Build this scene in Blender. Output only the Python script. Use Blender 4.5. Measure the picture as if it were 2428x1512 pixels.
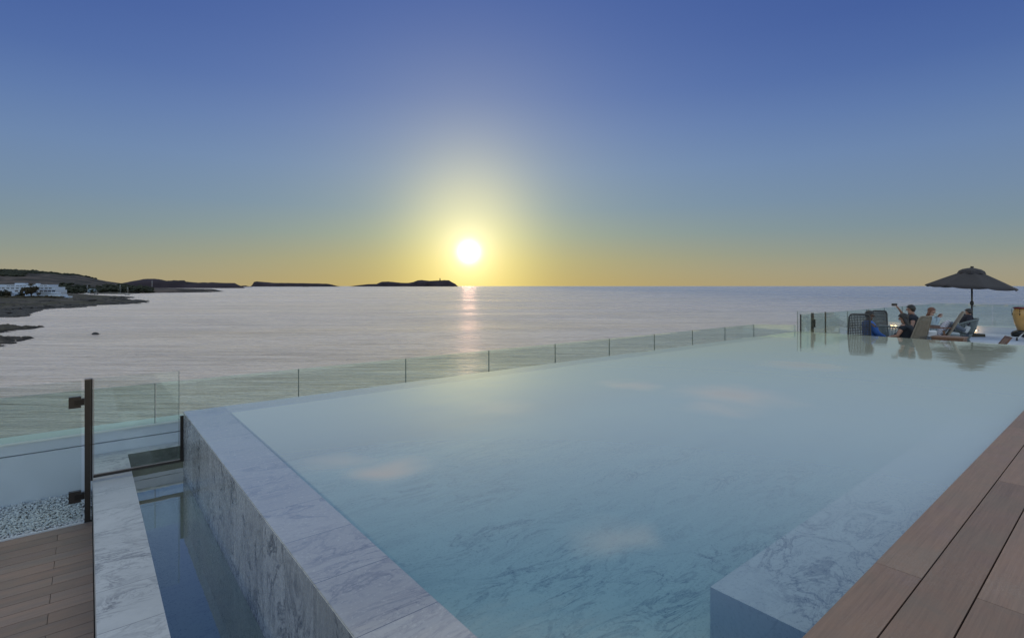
import bpy, bmesh, math, random
import numpy as np
from mathutils import Vector, Matrix, Euler
random.seed(7); rng = np.random.RandomState(5)
for o in list(bpy.data.objects): bpy.data.objects.remove(o, do_unlink=True)
scene = bpy.context.scene
C = scene.collection
R = math.radians
F = 1228.0; CX = 1214.0; HY = 678.0      # focal length, centre column and horizon row of the measured view
CAMZ = 15.0                               # eye above the sea
# ---------------------------------------------------------------- camera
cd = bpy.data.cameras.new('camera'); cam = bpy.data.objects.new('camera', cd); C.objects.link(cam)
cam.location = (0, 0, CAMZ); cam.rotation_euler = (R(90), 0, 0)
cd.sensor_width = 36; cd.lens = 36*F/2428; cd.shift_y = -78/2428
cd.clip_start = 0.05; cd.clip_end = 200000
scene.camera = cam
scene.view_settings.view_transform = 'Standard'; scene.view_settings.look = 'None'
scene.view_settings.exposure = 0; scene.view_settings.gamma = 1
# ---------------------------------------------------------------- world
SUN_EL = 3.75; SUN_AZ = -4.75            # degrees, azimuth from +Y toward +X
sdir = Vector((math.sin(R(SUN_AZ))*math.cos(R(SUN_EL)), math.cos(R(SUN_AZ))*math.cos(R(SUN_EL)), math.sin(R(SUN_EL))))
def lin(c):
    return tuple((v/255/12.92 if v/255 <= .04045 else ((v/255+.055)/1.055)**2.4) for v in c) + (1,)
W = bpy.data.worlds.new('World'); scene.world = W; W.use_nodes = True
def build_world():
    nt = W.node_tree; nt.nodes.clear(); L = nt.links
    N = lambda t: nt.nodes.new(t)
    def math_(op, a, b=None, c=None):
        n = N('ShaderNodeMath'); n.operation = op
        for i, v in enumerate((a, b, c)):
            if v is None: continue
            if isinstance(v, (int, float)): n.inputs[i].default_value = v
            else: L.new(v, n.inputs[i])
        return n.outputs[0]
    tc = N('ShaderNodeTexCoord'); sep = N('ShaderNodeSeparateXYZ'); L.new(tc.outputs['Generated'], sep.inputs[0])
    el = math_('MULTIPLY', math_('ARCSINE', sep.outputs[2]), 180/math.pi)
    az = math_('MULTIPLY', math_('ARCTAN2', sep.outputs[0], sep.outputs[1]), 180/math.pi)
    def ramp(stops):
        r = N('ShaderNodeValToRGB'); cr = r.color_ramp
        cr.elements[0].position = 0; cr.elements[0].color = lin(stops[0][1])
        cr.elements[1].position = stops[-1][0]/60; cr.elements[1].color = lin(stops[-1][1])
        for e, c in stops[1:-1]:
            x = cr.elements.new(e/60); x.color = lin(c)
        L.new(math_('DIVIDE', math_('MAXIMUM', el, 0), 60), r.inputs[0]); return r.outputs[0]
    far = ramp([(0,(160,151,126)),(1.5,(153,152,136)),(3.2,(135,148,145)),(5.5,(121,142,156)),(8.3,(115,138,165)),(12.3,(105,131,171)),(15.9,(90,118,168)),(19.3,(76,104,161)),(24,(64,91,153)),(34,(56,80,142)),(60,(70,95,155))])
    mid = ramp([(0,(180,160,108)),(2.7,(169,163,125)),(5.5,(146,160,150)),(8.3,(128,152,167)),(12.3,(120,146,178)),(16.3,(110,136,180)),(20,(97,124,177)),(26,(83,110,169)),(34,(64,92,158)),(60,(70,95,155))])
    daz = math_('SUBTRACT', az, SUN_AZ)
    w = math_('EXPONENT', math_('MULTIPLY', math_('POWER', math_('DIVIDE', daz, 33), 2), -1))
    m = N('ShaderNodeMix'); m.data_type = 'RGBA'; L.new(w, m.inputs[0]); L.new(far, m.inputs[6]); L.new(mid, m.inputs[7])
    de = math_('SUBTRACT', el, SUN_EL)
    # the aureole is a little taller than wide
    gx = math_('MULTIPLY', daz, 1.32)
    g2 = math_('ADD', math_('MULTIPLY', gx, gx), math_('MULTIPLY', de, de))
    r2 = math_('ADD', math_('MULTIPLY', daz, daz), math_('MULTIPLY', de, de))
    def glow(d2, s, amp): return math_('MULTIPLY', math_('EXPONENT', math_('DIVIDE', d2, -s*s)), amp)
    cur = m.outputs[2]
    for d2, s, amp, col in ((g2, 15, .13, (1,.85,.18)), (g2, 8.2, .52, (1,.81,.25)), (r2, 19, .07, (1,.68,-.12)), (r2, 2.6, .34, (1,.94,.82)), (r2, .9, 2.8, (1,1,1))):
        v = N('ShaderNodeVectorMath'); v.operation = 'SCALE'; v.inputs[0].default_value = col; L.new(glow(d2, s, amp), v.inputs['Scale'])
        a = N('ShaderNodeVectorMath'); a.operation = 'ADD'; L.new(cur, a.inputs[0]); L.new(v.outputs[0], a.inputs[1]); cur = a.outputs[0]
    # the high sky and the sky away from the sun come from the physical sky
    sky = N('ShaderNodeTexSky'); sky.sky_type = 'NISHITA'; sky.sun_disc = False
    sky.sun_elevation = R(SUN_EL); sky.sun_rotation = R(SUN_AZ)
    sv = N('ShaderNodeVectorMath'); sv.operation = 'MULTIPLY'; L.new(sky.outputs[0], sv.inputs[0]); sv.inputs[1].default_value = SKYMUL
    wu = N('ShaderNodeMapRange'); wu.interpolation_type = 'SMOOTHSTEP'; L.new(el, wu.inputs[0]); wu.inputs[1].default_value = 30; wu.inputs[2].default_value = 62
    wb = N('ShaderNodeMapRange'); wb.interpolation_type = 'SMOOTHSTEP'; L.new(sep.outputs[1], wb.inputs[0]); wb.inputs[1].default_value = .35; wb.inputs[2].default_value = -.3
    wt = math_('MAXIMUM', wu.outputs[0], wb.outputs[0])
    dm = N('ShaderNodeMix'); dm.data_type = 'RGBA'; L.new(wb.outputs[0], dm.inputs[0]); dm.inputs[6].default_value = (1,1,1,1); dm.inputs[7].default_value = (.24,.32,.60,1)
    dim = N('ShaderNodeVectorMath'); dim.operation = 'MULTIPLY'; L.new(sv.outputs[0], dim.inputs[0]); L.new(dm.outputs[2], dim.inputs[1]); sv = dim
    m2 = N('ShaderNodeMix'); m2.data_type = 'RGBA'; L.new(wt, m2.inputs[0]); L.new(cur, m2.inputs[6]); L.new(sv.outputs[0], m2.inputs[7])
    bg = N('ShaderNodeBackground'); bg.inputs[1].default_value = 1.0; L.new(m2.outputs[2], bg.inputs[0])
    out = N('ShaderNodeOutputWorld'); L.new(bg.outputs[0], out.inputs[0])
SKYMUL = (2.9, 2.1, 1.32)
build_world()
sl = bpy.data.lights.new('sun', 'SUN'); sl.energy = 0.012; sl.angle = R(1.5); sl.color = (1, .55, .42)
so = bpy.data.objects.new('sun', sl); C.objects.link(so)
so.rotation_euler = (-sdir).to_track_quat('-Z', 'Y').to_euler(); so.location = (0, 0, 60)
try:
    scene.cycles.max_bounces = 10; scene.cycles.transparent_max_bounces = 32; scene.cycles.caustics_reflective = False
    scene.cycles.sample_clamp_indirect = 4
except Exception: pass
# ---------------------------------------------------------------- helpers
TH = math.atan2(1228, 1501)               # bearing of the pool's long side
ca, sa = math.cos(TH), math.sin(TH)
def P(a, b, z=0): return Vector((a*ca-b*sa, a*sa+b*ca, CAMZ+z))
def AB(x, y): return (x*ca+y*sa, -x*sa+y*ca)
def at(px, Y): return ((px-CX)/F*Y, Y)
def tag(o, label=None, cat=None, group=None, kind=None):
    if label: o['label'] = label
    if cat: o['category'] = cat
    if group: o['group'] = group
    if kind: o['kind'] = kind
    return o
def empty(name, loc, rz=0):
    o = bpy.data.objects.new(name, None); C.objects.link(o); o.location = loc; o.rotation_euler = (0, 0, rz); o.empty_display_size = .2
    return o
def mesh_obj(name, me, mat=None, parent=None, loc=None, rz=0):
    o = bpy.data.objects.new(name, me); C.objects.link(o)
    if mat is not None:
        for m in (mat if isinstance(mat, (list, tuple)) else [mat]): me.materials.append(m)
    if parent is not None: o.parent = parent
    if loc is not None: o.location = loc
    if rz: o.rotation_euler = (0, 0, rz)
    return o
class MB:
    def __init__(s): s.bm = bmesh.new()
    def box(s, x0, x1, y0, y1, z0, z1, M=None, mi=0):
        vs = [s.bm.verts.new(v) for v in ((x0,y0,z0),(x1,y0,z0),(x1,y1,z0),(x0,y1,z0),(x0,y0,z1),(x1,y0,z1),(x1,y1,z1),(x0,y1,z1))]
        if M is not None:
            for v in vs: v.co = M @ v.co
        for f in ((0,3,2,1),(4,5,6,7),(0,1,5,4),(1,2,6,5),(2,3,7,6),(3,0,4,7)):
            s.bm.faces.new([vs[i] for i in f]).material_index = mi
        return s
    def tube(s, p0, p1, r0, r1=None, n=10, caps=True):
        return s.path([p0, p1], [r0, r0 if r1 is None else r1], n, caps)
    def path(s, pts, rad, n=8, caps=True, closed=False):
        pts = [Vector(p) for p in pts]
        if isinstance(rad, (int, float)): rad = [rad]*len(pts)
        rings = []; up = None; m = len(pts)
        for i, p in enumerate(pts):
            if closed: t = (pts[(i+1) % m]-pts[i-1])
            else: t = pts[min(i+1, m-1)]-pts[max(i-1, 0)]
            t.normalize()
            if up is None: up = Vector((0,0,1)) if abs(t.z) < .9 else Vector((1,0,0))
            x = t.cross(up)
            if x.length < 1e-4: x = t.cross(Vector((0,1,0.1)))
            x.normalize(); y = x.cross(t); y.normalize(); up = y
            rings.append([s.bm.verts.new(p + x*math.cos(q)*rad[i] + y*math.sin(q)*rad[i]) for q in [2*math.pi*k/n for k in range(n)]])
        rr = list(range(m-1)) + ([m-1] if closed else [])
        for i in rr:
            A, B = rings[i], rings[(i+1) % m]
            for k in range(n):
                f = s.bm.faces.new((A[k], A[(k+1) % n], B[(k+1) % n], B[k])); f.smooth = True
        if caps and not closed:
            s.bm.faces.new(rings[0][::-1]); s.bm.faces.new(rings[-1])
        return s
    def lathe(s, prof, n=24, c=(0,0,0), caps=True, smooth=True):
        rings = [[s.bm.verts.new((c[0]+r*math.cos(2*math.pi*k/n), c[1]+r*math.sin(2*math.pi*k/n), c[2]+z)) for k in range(n)] for r, z in prof]
        for A, B in zip(rings[:-1], rings[1:]):
            for k in range(n):
                f = s.bm.faces.new((A[k], A[(k+1) % n], B[(k+1) % n], B[k])); f.smooth = smooth
        if caps: s.bm.faces.new(rings[0][::-1]); s.bm.faces.new(rings[-1])
        return s
    def prism(s, pts, y0, y1):                # outline in x,z extruded along y
        A = [s.bm.verts.new((x, y0, z)) for x, z in pts]; B = [s.bm.verts.new((x, y1, z)) for x, z in pts]
        s.bm.faces.new(A); s.bm.faces.new(B[::-1]); n = len(pts)
        for i in range(n): s.bm.faces.new((A[i], B[i], B[(i+1) % n], A[(i+1) % n]))
        return s
    def ball(s, c, r, sc=(1,1,1), sub=2, jit=0, rot=None):
        res = bmesh.ops.create_icosphere(s.bm, subdivisions=sub, radius=1)
        for v in res['verts']:
            k = 1 + (random.random()-.5)*jit
            q = Vector((v.co.x*sc[0], v.co.y*sc[1], v.co.z*sc[2]))*r*k
            if rot is not None: q = rot @ q
            v.co = q + Vector(c)
        for v in res['verts']:
            for f in v.link_faces: f.smooth = True
        return s
    def build(s, name, mat, parent=None, loc=None, rz=0, bevel=0, flip=True):
        if bevel:
            bmesh.ops.bevel(s.bm, geom=[e for e in s.bm.edges if e.is_manifold and e.calc_face_angle(0) > .5], offset=bevel, segments=2, affect='EDGES', clamp_overlap=True)
        if flip: bmesh.ops.recalc_face_normals(s.bm, faces=s.bm.faces[:])
        me = bpy.data.meshes.new(name); s.bm.to_mesh(me); s.bm.free()
        return mesh_obj(name, me, mat, parent, loc, rz)
# ---- materials
ALB = .76
def dk(c): return tuple(ALB*x for x in c)
def newmat(name):
    m = bpy.data.materials.new(name); m.use_nodes = True; nt = m.node_tree; nt.nodes.clear()
    out = nt.nodes.new('ShaderNodeOutputMaterial'); return m, nt, out
def node(nt, t, **kw):
    n = nt.nodes.new(t)
    for k, v in kw.items():
        if hasattr(n, k): setattr(n, k, v)
    return n
def setin(nt, n, d):
    for k, v in d.items():
        if isinstance(v, bpy.types.NodeSocket): nt.links.new(v, n.inputs[k])
        else: n.inputs[k].default_value = v
    return n
def mth(nt, op, a, b=None, c=None, clamp=False):
    n = nt.nodes.new('ShaderNodeMath'); n.operation = op; n.use_clamp = clamp
    for i, v in enumerate((a, b, c)):
        if v is None: continue
        if isinstance(v, (int, float)): n.inputs[i].default_value = v
        else: nt.links.new(v, n.inputs[i])
    return n.outputs[0]
def mixc(nt, f, a, b, mode='MIX'):
    n = nt.nodes.new('ShaderNodeMix'); n.data_type = 'RGBA'; n.blend_type = mode
    for i, v in ((0, f), (6, a), (7, b)):
        if isinstance(v, (int, float, tuple)): n.inputs[i].default_value = v if not (isinstance(v, tuple) and len(v) == 3) else v+(1,)
        else: nt.links.new(v, n.inputs[i])
    return n.outputs[2]
def noise(nt, vec, scale, detail=4, rough=.55, dist=0, dim='3D'):
    n = nt.nodes.new('ShaderNodeTexNoise'); n.noise_dimensions = dim
    if vec is not None: nt.links.new(vec, n.inputs['Vector'])
    n.inputs['Scale'].default_value = scale; n.inputs['Detail'].default_value = detail
    n.inputs['Roughness'].default_value = rough; n.inputs['Distortion'].default_value = dist
    return n.outputs[0]
def mapping(nt, vec, loc=(0,0,0), rot=(0,0,0), sc=(1,1,1)):
    n = nt.nodes.new('ShaderNodeMapping'); nt.links.new(vec, n.inputs[0])
    n.inputs[1].default_value = loc; n.inputs[2].default_value = rot; n.inputs[3].default_value = sc
    return n.outputs[0]
def maprange(nt, v, a, b, c=0, d=1, smooth=False):
    n = nt.nodes.new('ShaderNodeMapRange'); n.clamp = True
    if smooth: n.interpolation_type = 'SMOOTHSTEP'
    nt.links.new(v, n.inputs[0])
    for i, x in enumerate((a, b, c, d)): n.inputs[i+1].default_value = x
    return n.outputs[0]
def bump(nt, h, strength, dist, normal=None):
    n = nt.nodes.new('ShaderNodeBump'); n.inputs['Strength'].default_value = strength; n.inputs['Distance'].default_value = dist
    nt.links.new(h, n.inputs['Height'])
    if normal is not None: nt.links.new(normal, n.inputs['Normal'])
    return n.outputs[0]
def simple(name, col, rough=.6, metal=0, var=.12, nscale=12, bmp=0, spec=.5):
    col = dk(col); m, nt, out = newmat(name)
    p = node(nt, 'ShaderNodeBsdfPrincipled'); tc = node(nt, 'ShaderNodeTexCoord')
    nz = noise(nt, tc.outputs['Object'], nscale, 5)
    k = maprange(nt, nz, .25, .75, 1-var, 1+var)
    v = node(nt, 'ShaderNodeVectorMath'); v.operation = 'SCALE'; v.inputs[0].default_value = col; nt.links.new(k, v.inputs['Scale'])
    nt.links.new(v.outputs[0], p.inputs['Base Color'])
    p.inputs['Roughness'].default_value = rough; p.inputs['Metallic'].default_value = metal
    p.inputs['Specular IOR Level'].default_value = spec
    if bmp: nt.links.new(bump(nt, nz, bmp, .01), p.inputs['Normal'])
    nt.links.new(p.outputs[0], out.inputs[0]); return m
def marble(name, joint_axis=1, pitch=.43, off=0, base=(.64,.62,.58), vein=(.20,.21,.24), rough=.3, amt=1.0, rot=.6, joint2=None, vscale=1.0, streaks=False, asp=(1,2.3,1.6), slab=.18):
    base = dk(base); vein = dk(vein); m, nt, out = newmat(name)
    p = node(nt, 'ShaderNodeBsdfPrincipled'); tc = node(nt, 'ShaderNodeTexCoord'); o = tc.outputs['Object']
    sp = node(nt, 'ShaderNodeSeparateXYZ'); nt.links.new(o, sp.inputs[0])
    t = mth(nt, 'DIVIDE', mth(nt, 'SUBTRACT', sp.outputs[joint_axis], off), pitch)
    cell = mth(nt, 'FLOOR', t); fr = mth(nt, 'FRACT', t)
    d = mth(nt, 'MINIMUM', fr, mth(nt, 'SUBTRACT', 1, fr)); joint = mth(nt, 'LESS_THAN', d, .0022/pitch)
    if joint2:
        ax, pi2 = joint2; t2 = mth(nt, 'DIVIDE', sp.outputs[ax], pi2); f2 = mth(nt, 'FRACT', t2)
        d2 = mth(nt, 'MINIMUM', f2, mth(nt, 'SUBTRACT', 1, f2)); joint = mth(nt, 'MAXIMUM', joint, mth(nt, 'LESS_THAN', d2, .0022/pi2))
        cell = mth(nt, 'ADD', cell, mth(nt, 'MULTIPLY', mth(nt, 'FLOOR', t2), 7.3))
    wn = node(nt, 'ShaderNodeTexWhiteNoise'); wn.noise_dimensions = '1D'; nt.links.new(cell, wn.inputs['W'])
    ofs = node(nt, 'ShaderNodeVectorMath'); ofs.operation = 'SCALE'; nt.links.new(wn.outputs['Color'], ofs.inputs[0]); ofs.inputs['Scale'].default_value = 9
    ad = node(nt, 'ShaderNodeVectorMath'); ad.operation = 'ADD'; nt.links.new(o, ad.inputs[0]); nt.links.new(ofs.outputs[0], ad.inputs[1])
    v = mapping(nt, ad.outputs[0], rot=(0, 0, rot), sc=tuple(vscale*q for q in asp))
    n1 = noise(nt, v, 1.6, 7, .6, 1.6); n2 = noise(nt, v, 3.4, 8, .62, 2.4); n3 = noise(nt, v, .9, 3, .5, .6); n4 = noise(nt, o, 55, 4, .6)
    v1 = maprange(nt, mth(nt, 'ABSOLUTE', mth(nt, 'SUBTRACT', n1, .5)), 0, .045, 1, 0, True)
    v2 = maprange(nt, mth(nt, 'ABSOLUTE', mth(nt, 'SUBTRACT', n2, .5)), 0, .03, 1, 0, True)
    mask = maprange(nt, n3, .38, .62, .1, 1)
    vv = mth(nt, 'MULTIPLY', mth(nt, 'ADD', mth(nt, 'MULTIPLY', v1, .55), mth(nt, 'MULTIPLY', v2, .42)), mth(nt, 'MULTIPLY', mask, amt), clamp=True)
    cloud = maprange(nt, n1, .3, .7, .0, .35*min(1, amt))
    c = mixc(nt, cloud, base, tuple(.55*x+.45*y for x, y in zip(base, vein)))
    c = mixc(nt, vv, c, vein)
    br = mth(nt, 'ADD', mth(nt, 'MULTIPLY', wn.outputs['Value'], slab), mth(nt, 'MULTIPLY', n4, .14)); br = mth(nt, 'ADD', br, .84)
    sc = node(nt, 'ShaderNodeVectorMath'); sc.operation = 'SCALE'; nt.links.new(c, sc.inputs[0]); nt.links.new(br, sc.inputs['Scale'])
    c = sc.outputs[0]
    if streaks:                                # lime runs under the overflow edge
        sv = mapping(nt, o, sc=(1, 14, .55)); s1 = noise(nt, sv, 1.3, 6, .6, .3)
        st = maprange(nt, s1, .56, .70, 0, .5, True)
        c = mixc(nt, st, c, (.16,.17,.18))
        s2 = noise(nt, mapping(nt, o, loc=(3,5,1), sc=(1, 11, .4)), 1.1, 4, .6, .2)
        c = mixc(nt, maprange(nt, s2, .58, .72, 0, .22, True), c, (.6,.62,.62))
    c = mixc(nt, joint, c, (.13,.14,.16))
    nt.links.new(c, p.inputs['Base Color'])
    nt.links.new(maprange(nt, n4, .3, .7, rough*.75, rough*1.35), p.inputs['Roughness'])
    nt.links.new(bump(nt, mth(nt, 'SUBTRACT', n4, mth(nt, 'MULTIPLY', joint, 3)), .12, .004), p.inputs['Normal'])
    nt.links.new(p.outputs[0], out.inputs[0]); return m
def wood(name, axis, base=(.245,.155,.112), base2=(.165,.10,.072)):
    m, nt, out = newmat(name)
    p = node(nt, 'ShaderNodeBsdfPrincipled'); tc = node(nt, 'ShaderNodeTexCoord'); o = tc.outputs['Object']
    geo = node(nt, 'ShaderNodeNewGeometry'); ri = geo.outputs['Random Per Island']
    cm = node(nt, 'ShaderNodeCombineXYZ'); nt.links.new(mth(nt, 'MULTIPLY', ri, 37), cm.inputs[0]); nt.links.new(mth(nt, 'MULTIPLY', ri, 91), cm.inputs[1])
    ad = node(nt, 'ShaderNodeVectorMath'); ad.operation = 'ADD'; nt.links.new(o, ad.inputs[0]); nt.links.new(cm.outputs[0], ad.inputs[1])
    sc = [60, 60, 60]; sc[axis] = 1.6
    g = noise(nt, mapping(nt, ad.outputs[0], sc=tuple(sc)), 2.2, 6, .65, .15)
    sc2 = [9, 9, 9]; sc2[axis] = 1.2
    g2 = noise(nt, mapping(nt, ad.outputs[0], sc=tuple(sc2)), 1.0, 5, .6, .6)
    blot = noise(nt, ad.outputs[0], 3.2, 5, .6, .8)
    c = mixc(nt, maprange(nt, g, .32, .68), base2, base)
    c = mixc(nt, maprange(nt, g2, .35, .7, 0, .6), c, (.27,.155,.10))
    c = mixc(nt, maprange(nt, blot, .45, .7, 0, .5), c, (.17,.14,.12))
    # white scuffs
    s = noise(nt, mapping(nt, o, rot=(0,0,.5), sc=(1,2.2,1)), 9, 9, .72, 2.2)
    sm = noise(nt, o, 2.3, 3, .5)
    sc_ = mth(nt, 'MULTIPLY', maprange(nt, mth(nt, 'ABSOLUTE', mth(nt, 'SUBTRACT', s, .5)), 0, .006, 1, 0), maprange(nt, sm, .52, .66, 0, .5))
    c = mixc(nt, sc_, c, (.42,.38,.36))
    k = mth(nt, 'ADD', mth(nt, 'MULTIPLY', ri, .3), .85)
    v = node(nt, 'ShaderNodeVectorMath'); v.operation = 'SCALE'; nt.links.new(c, v.inputs[0]); nt.links.new(k, v.inputs['Scale'])
    nt.links.new(v.outputs[0], p.inputs['Base Color'])
    nt.links.new(maprange(nt, blot, .3, .7, .42, .68), p.inputs['Roughness'])
    nt.links.new(bump(nt, g, .35, .003), p.inputs['Normal'])
    nt.links.new(p.outputs[0], out.inputs[0]); return m
def schlick(nt, r0, normal=None, pw=5, gain=1.0):
    g = node(nt, 'ShaderNodeNewGeometry'); d = node(nt, 'ShaderNodeVectorMath'); d.operation = 'DOT_PRODUCT'
    nt.links.new(g.outputs['Incoming'], d.inputs[0]); nt.links.new(normal if normal is not None else g.outputs['Normal'], d.inputs[1])
    c = mth(nt, 'SUBTRACT', 1, mth(nt, 'ABSOLUTE', d.outputs['Value']), clamp=True)
    return mth(nt, 'ADD', mth(nt, 'MULTIPLY', mth(nt, 'POWER', c, pw), (1-r0)*gain), r0, clamp=True)
def glass(name, tint=(.86,.93,.90), ior=1.45, refl=1.0):
    m, nt, out = newmat(name)
    tr = node(nt, 'ShaderNodeBsdfTransparent'); tr.inputs[0].default_value = tint+(1,)
    gl = node(nt, 'ShaderNodeBsdfGlossy'); gl.inputs['Roughness'].default_value = .015; gl.inputs[0].default_value = (refl,refl,refl,1)
    mx = node(nt, 'ShaderNodeMixShader'); nt.links.new(schlick(nt, .035), mx.inputs[0]); nt.links.new(tr.outputs[0], mx.inputs[1]); nt.links.new(gl.outputs[0], mx.inputs[2])
    nt.links.new(mx.outputs[0], out.inputs[0]); return m
def still_water(name, absorb, dens, bs=.02, rough=.02, swell=.05, pw=2.3, gain=1.0, refl_paint=0, shallow=.3):
    m, nt, out = newmat(name)
    tc = node(nt, 'ShaderNodeTexCoord'); o = tc.outputs['Object']
    n1 = noise(nt, mapping(nt, o, rot=(0,0,-TH), sc=(1,2.4,1)), 5, 3, .5)
    n2 = noise(nt, o, .55, 2, .5)
    b1 = bump(nt, n1, bs, .05); b2 = bump(nt, n2, swell, .3, b1)
    tr = node(nt, 'ShaderNodeBsdfTransparent'); body = tr.outputs[0]
    if refl_paint:                                   # pale diffuse layer, denser at grazing view, painting bright sky reflection into the colour
        f = maprange(nt, schlick(nt, 0, pw=1), .47, .92, 0, refl_paint, True)
        # a few warm patches at set points, painted in place of sky reflections
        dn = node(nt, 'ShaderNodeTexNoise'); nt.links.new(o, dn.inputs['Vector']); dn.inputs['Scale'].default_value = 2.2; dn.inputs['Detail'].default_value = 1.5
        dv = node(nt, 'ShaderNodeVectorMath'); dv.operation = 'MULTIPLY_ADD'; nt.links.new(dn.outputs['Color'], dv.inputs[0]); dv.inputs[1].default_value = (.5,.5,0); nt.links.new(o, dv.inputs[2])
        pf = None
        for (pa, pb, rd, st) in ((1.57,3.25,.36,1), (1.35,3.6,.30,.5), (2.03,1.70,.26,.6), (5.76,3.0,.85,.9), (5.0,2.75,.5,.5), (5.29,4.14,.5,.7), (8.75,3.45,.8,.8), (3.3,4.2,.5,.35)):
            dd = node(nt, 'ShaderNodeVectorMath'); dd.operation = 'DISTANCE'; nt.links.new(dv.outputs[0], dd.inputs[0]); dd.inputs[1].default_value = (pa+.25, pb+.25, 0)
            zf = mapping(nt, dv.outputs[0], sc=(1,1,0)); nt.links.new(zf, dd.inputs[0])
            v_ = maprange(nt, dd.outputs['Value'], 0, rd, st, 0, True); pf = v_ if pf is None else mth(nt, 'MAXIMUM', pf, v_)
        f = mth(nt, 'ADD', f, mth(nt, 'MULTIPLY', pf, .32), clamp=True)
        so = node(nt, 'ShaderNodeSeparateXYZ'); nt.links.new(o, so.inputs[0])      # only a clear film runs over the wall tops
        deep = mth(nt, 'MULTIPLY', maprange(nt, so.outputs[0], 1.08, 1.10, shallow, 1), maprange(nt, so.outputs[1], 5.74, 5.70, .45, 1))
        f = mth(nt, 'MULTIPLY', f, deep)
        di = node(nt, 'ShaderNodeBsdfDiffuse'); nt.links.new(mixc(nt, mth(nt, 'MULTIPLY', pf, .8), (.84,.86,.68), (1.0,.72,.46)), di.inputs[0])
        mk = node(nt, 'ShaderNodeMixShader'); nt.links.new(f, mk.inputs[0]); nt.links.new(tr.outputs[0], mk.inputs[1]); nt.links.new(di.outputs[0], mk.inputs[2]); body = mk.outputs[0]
    gl = node(nt, 'ShaderNodeBsdfGlossy'); gl.inputs['Roughness'].default_value = rough; nt.links.new(b2, gl.inputs['Normal'])
    mx = node(nt, 'ShaderNodeMixShader'); nt.links.new(schlick(nt, .03, pw=pw, gain=gain), mx.inputs[0]); nt.links.new(body, mx.inputs[1]); nt.links.new(gl.outputs[0], mx.inputs[2])
    nt.links.new(mx.outputs[0], out.inputs[0])
    va = node(nt, 'ShaderNodeVolumeAbsorption'); va.inputs[0].default_value = absorb+(1,); va.inputs[1].default_value = dens
    nt.links.new(va.outputs[0], out.inputs['Volume']); return m
def emit(name, col, s):
    m, nt, out = newmat(name); e = node(nt, 'ShaderNodeEmission'); e.inputs[0].default_value = col+(1,); e.inputs[1].default_value = s
    nt.links.new(e.outputs[0], out.inputs[0]); return m
def sea_mat():
    m, nt, out = newmat('sea_water')
    tc = node(nt, 'ShaderNodeTexCoord'); o = tc.outputs['Object']
    q = mapping(nt, o, rot=(0,0,.10), sc=(.25,1,1))
    swell = noise(nt, q, .11, 3, .5, .4)
    chop = noise(nt, mapping(nt, o, rot=(0,0,-.12), sc=(.3,1,1)), .5, 6, .62, .3)
    rip = noise(nt, mapping(nt, o, rot=(0,0,.2), sc=(.6,1,1)), 3.2, 4, .6)
    far = noise(nt, mapping(nt, o, sc=(.3,1,1)), .018, 4, .6)
    patch = noise(nt, mapping(nt, o, rot=(0,0,.22), sc=(.22,1,1)), .013, 4, .55, .8)
    big = noise(nt, mapping(nt, o, loc=(310,40,0), rot=(0,0,.1), sc=(.3,1,1)), .0016, 4, .55, .5)
    pm = maprange(nt, patch, .38, .62, .55, 1.3)
    b = bump(nt, swell, 1, 2.6)
    b = bump(nt, mth(nt, 'MULTIPLY', chop, pm), 1, 1.3, b)
    b = bump(nt, rip, 1, .05, b)
    b = bump(nt, far, 1, 3.0, b)
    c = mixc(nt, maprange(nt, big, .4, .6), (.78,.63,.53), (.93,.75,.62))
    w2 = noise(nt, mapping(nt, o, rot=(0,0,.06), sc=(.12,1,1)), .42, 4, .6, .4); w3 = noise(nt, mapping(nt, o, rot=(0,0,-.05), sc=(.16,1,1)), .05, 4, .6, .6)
    sx = node(nt, 'ShaderNodeSeparateXYZ'); nt.links.new(o, sx.inputs[0])      # bluer colour toward the right, painting the sea's dimmer reflection away from the sun
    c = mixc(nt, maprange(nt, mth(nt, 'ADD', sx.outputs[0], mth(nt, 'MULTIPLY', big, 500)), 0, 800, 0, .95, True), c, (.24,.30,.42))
    kk = mth(nt, 'ADD', maprange(nt, w2, .33, .67, .80, 1.07), maprange(nt, w3, .35, .65, -.14, .08)); vs = node(nt, 'ShaderNodeVectorMath'); vs.operation = 'SCALE'; nt.links.new(c, vs.inputs[0]); nt.links.new(kk, vs.inputs['Scale']); c = vs.outputs[0]  # wave troughs darkened in the base colour, painting ripple shading
    b = bump(nt, w2, 1, 2.2, b)
    df = node(nt, 'ShaderNodeBsdfDiffuse'); nt.links.new(c, df.inputs[0]); nt.links.new(b, df.inputs['Normal'])
    gl = node(nt, 'ShaderNodeBsdfGlossy'); gl.inputs[0].default_value = (1,.93,.88,1); nt.links.new(b, gl.inputs['Normal'])
    nt.links.new(maprange(nt, patch, .35, .65, .16, .32), gl.inputs['Roughness'])
    mx = node(nt, 'ShaderNodeMixShader'); nt.links.new(schlick(nt, .04, b, 2.9, .92), mx.inputs[0]); nt.links.new(df.outputs[0], mx.inputs[1]); nt.links.new(gl.outputs[0], mx.inputs[2])
    nt.links.new(mx.outputs[0], out.inputs[0]); return m
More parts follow.
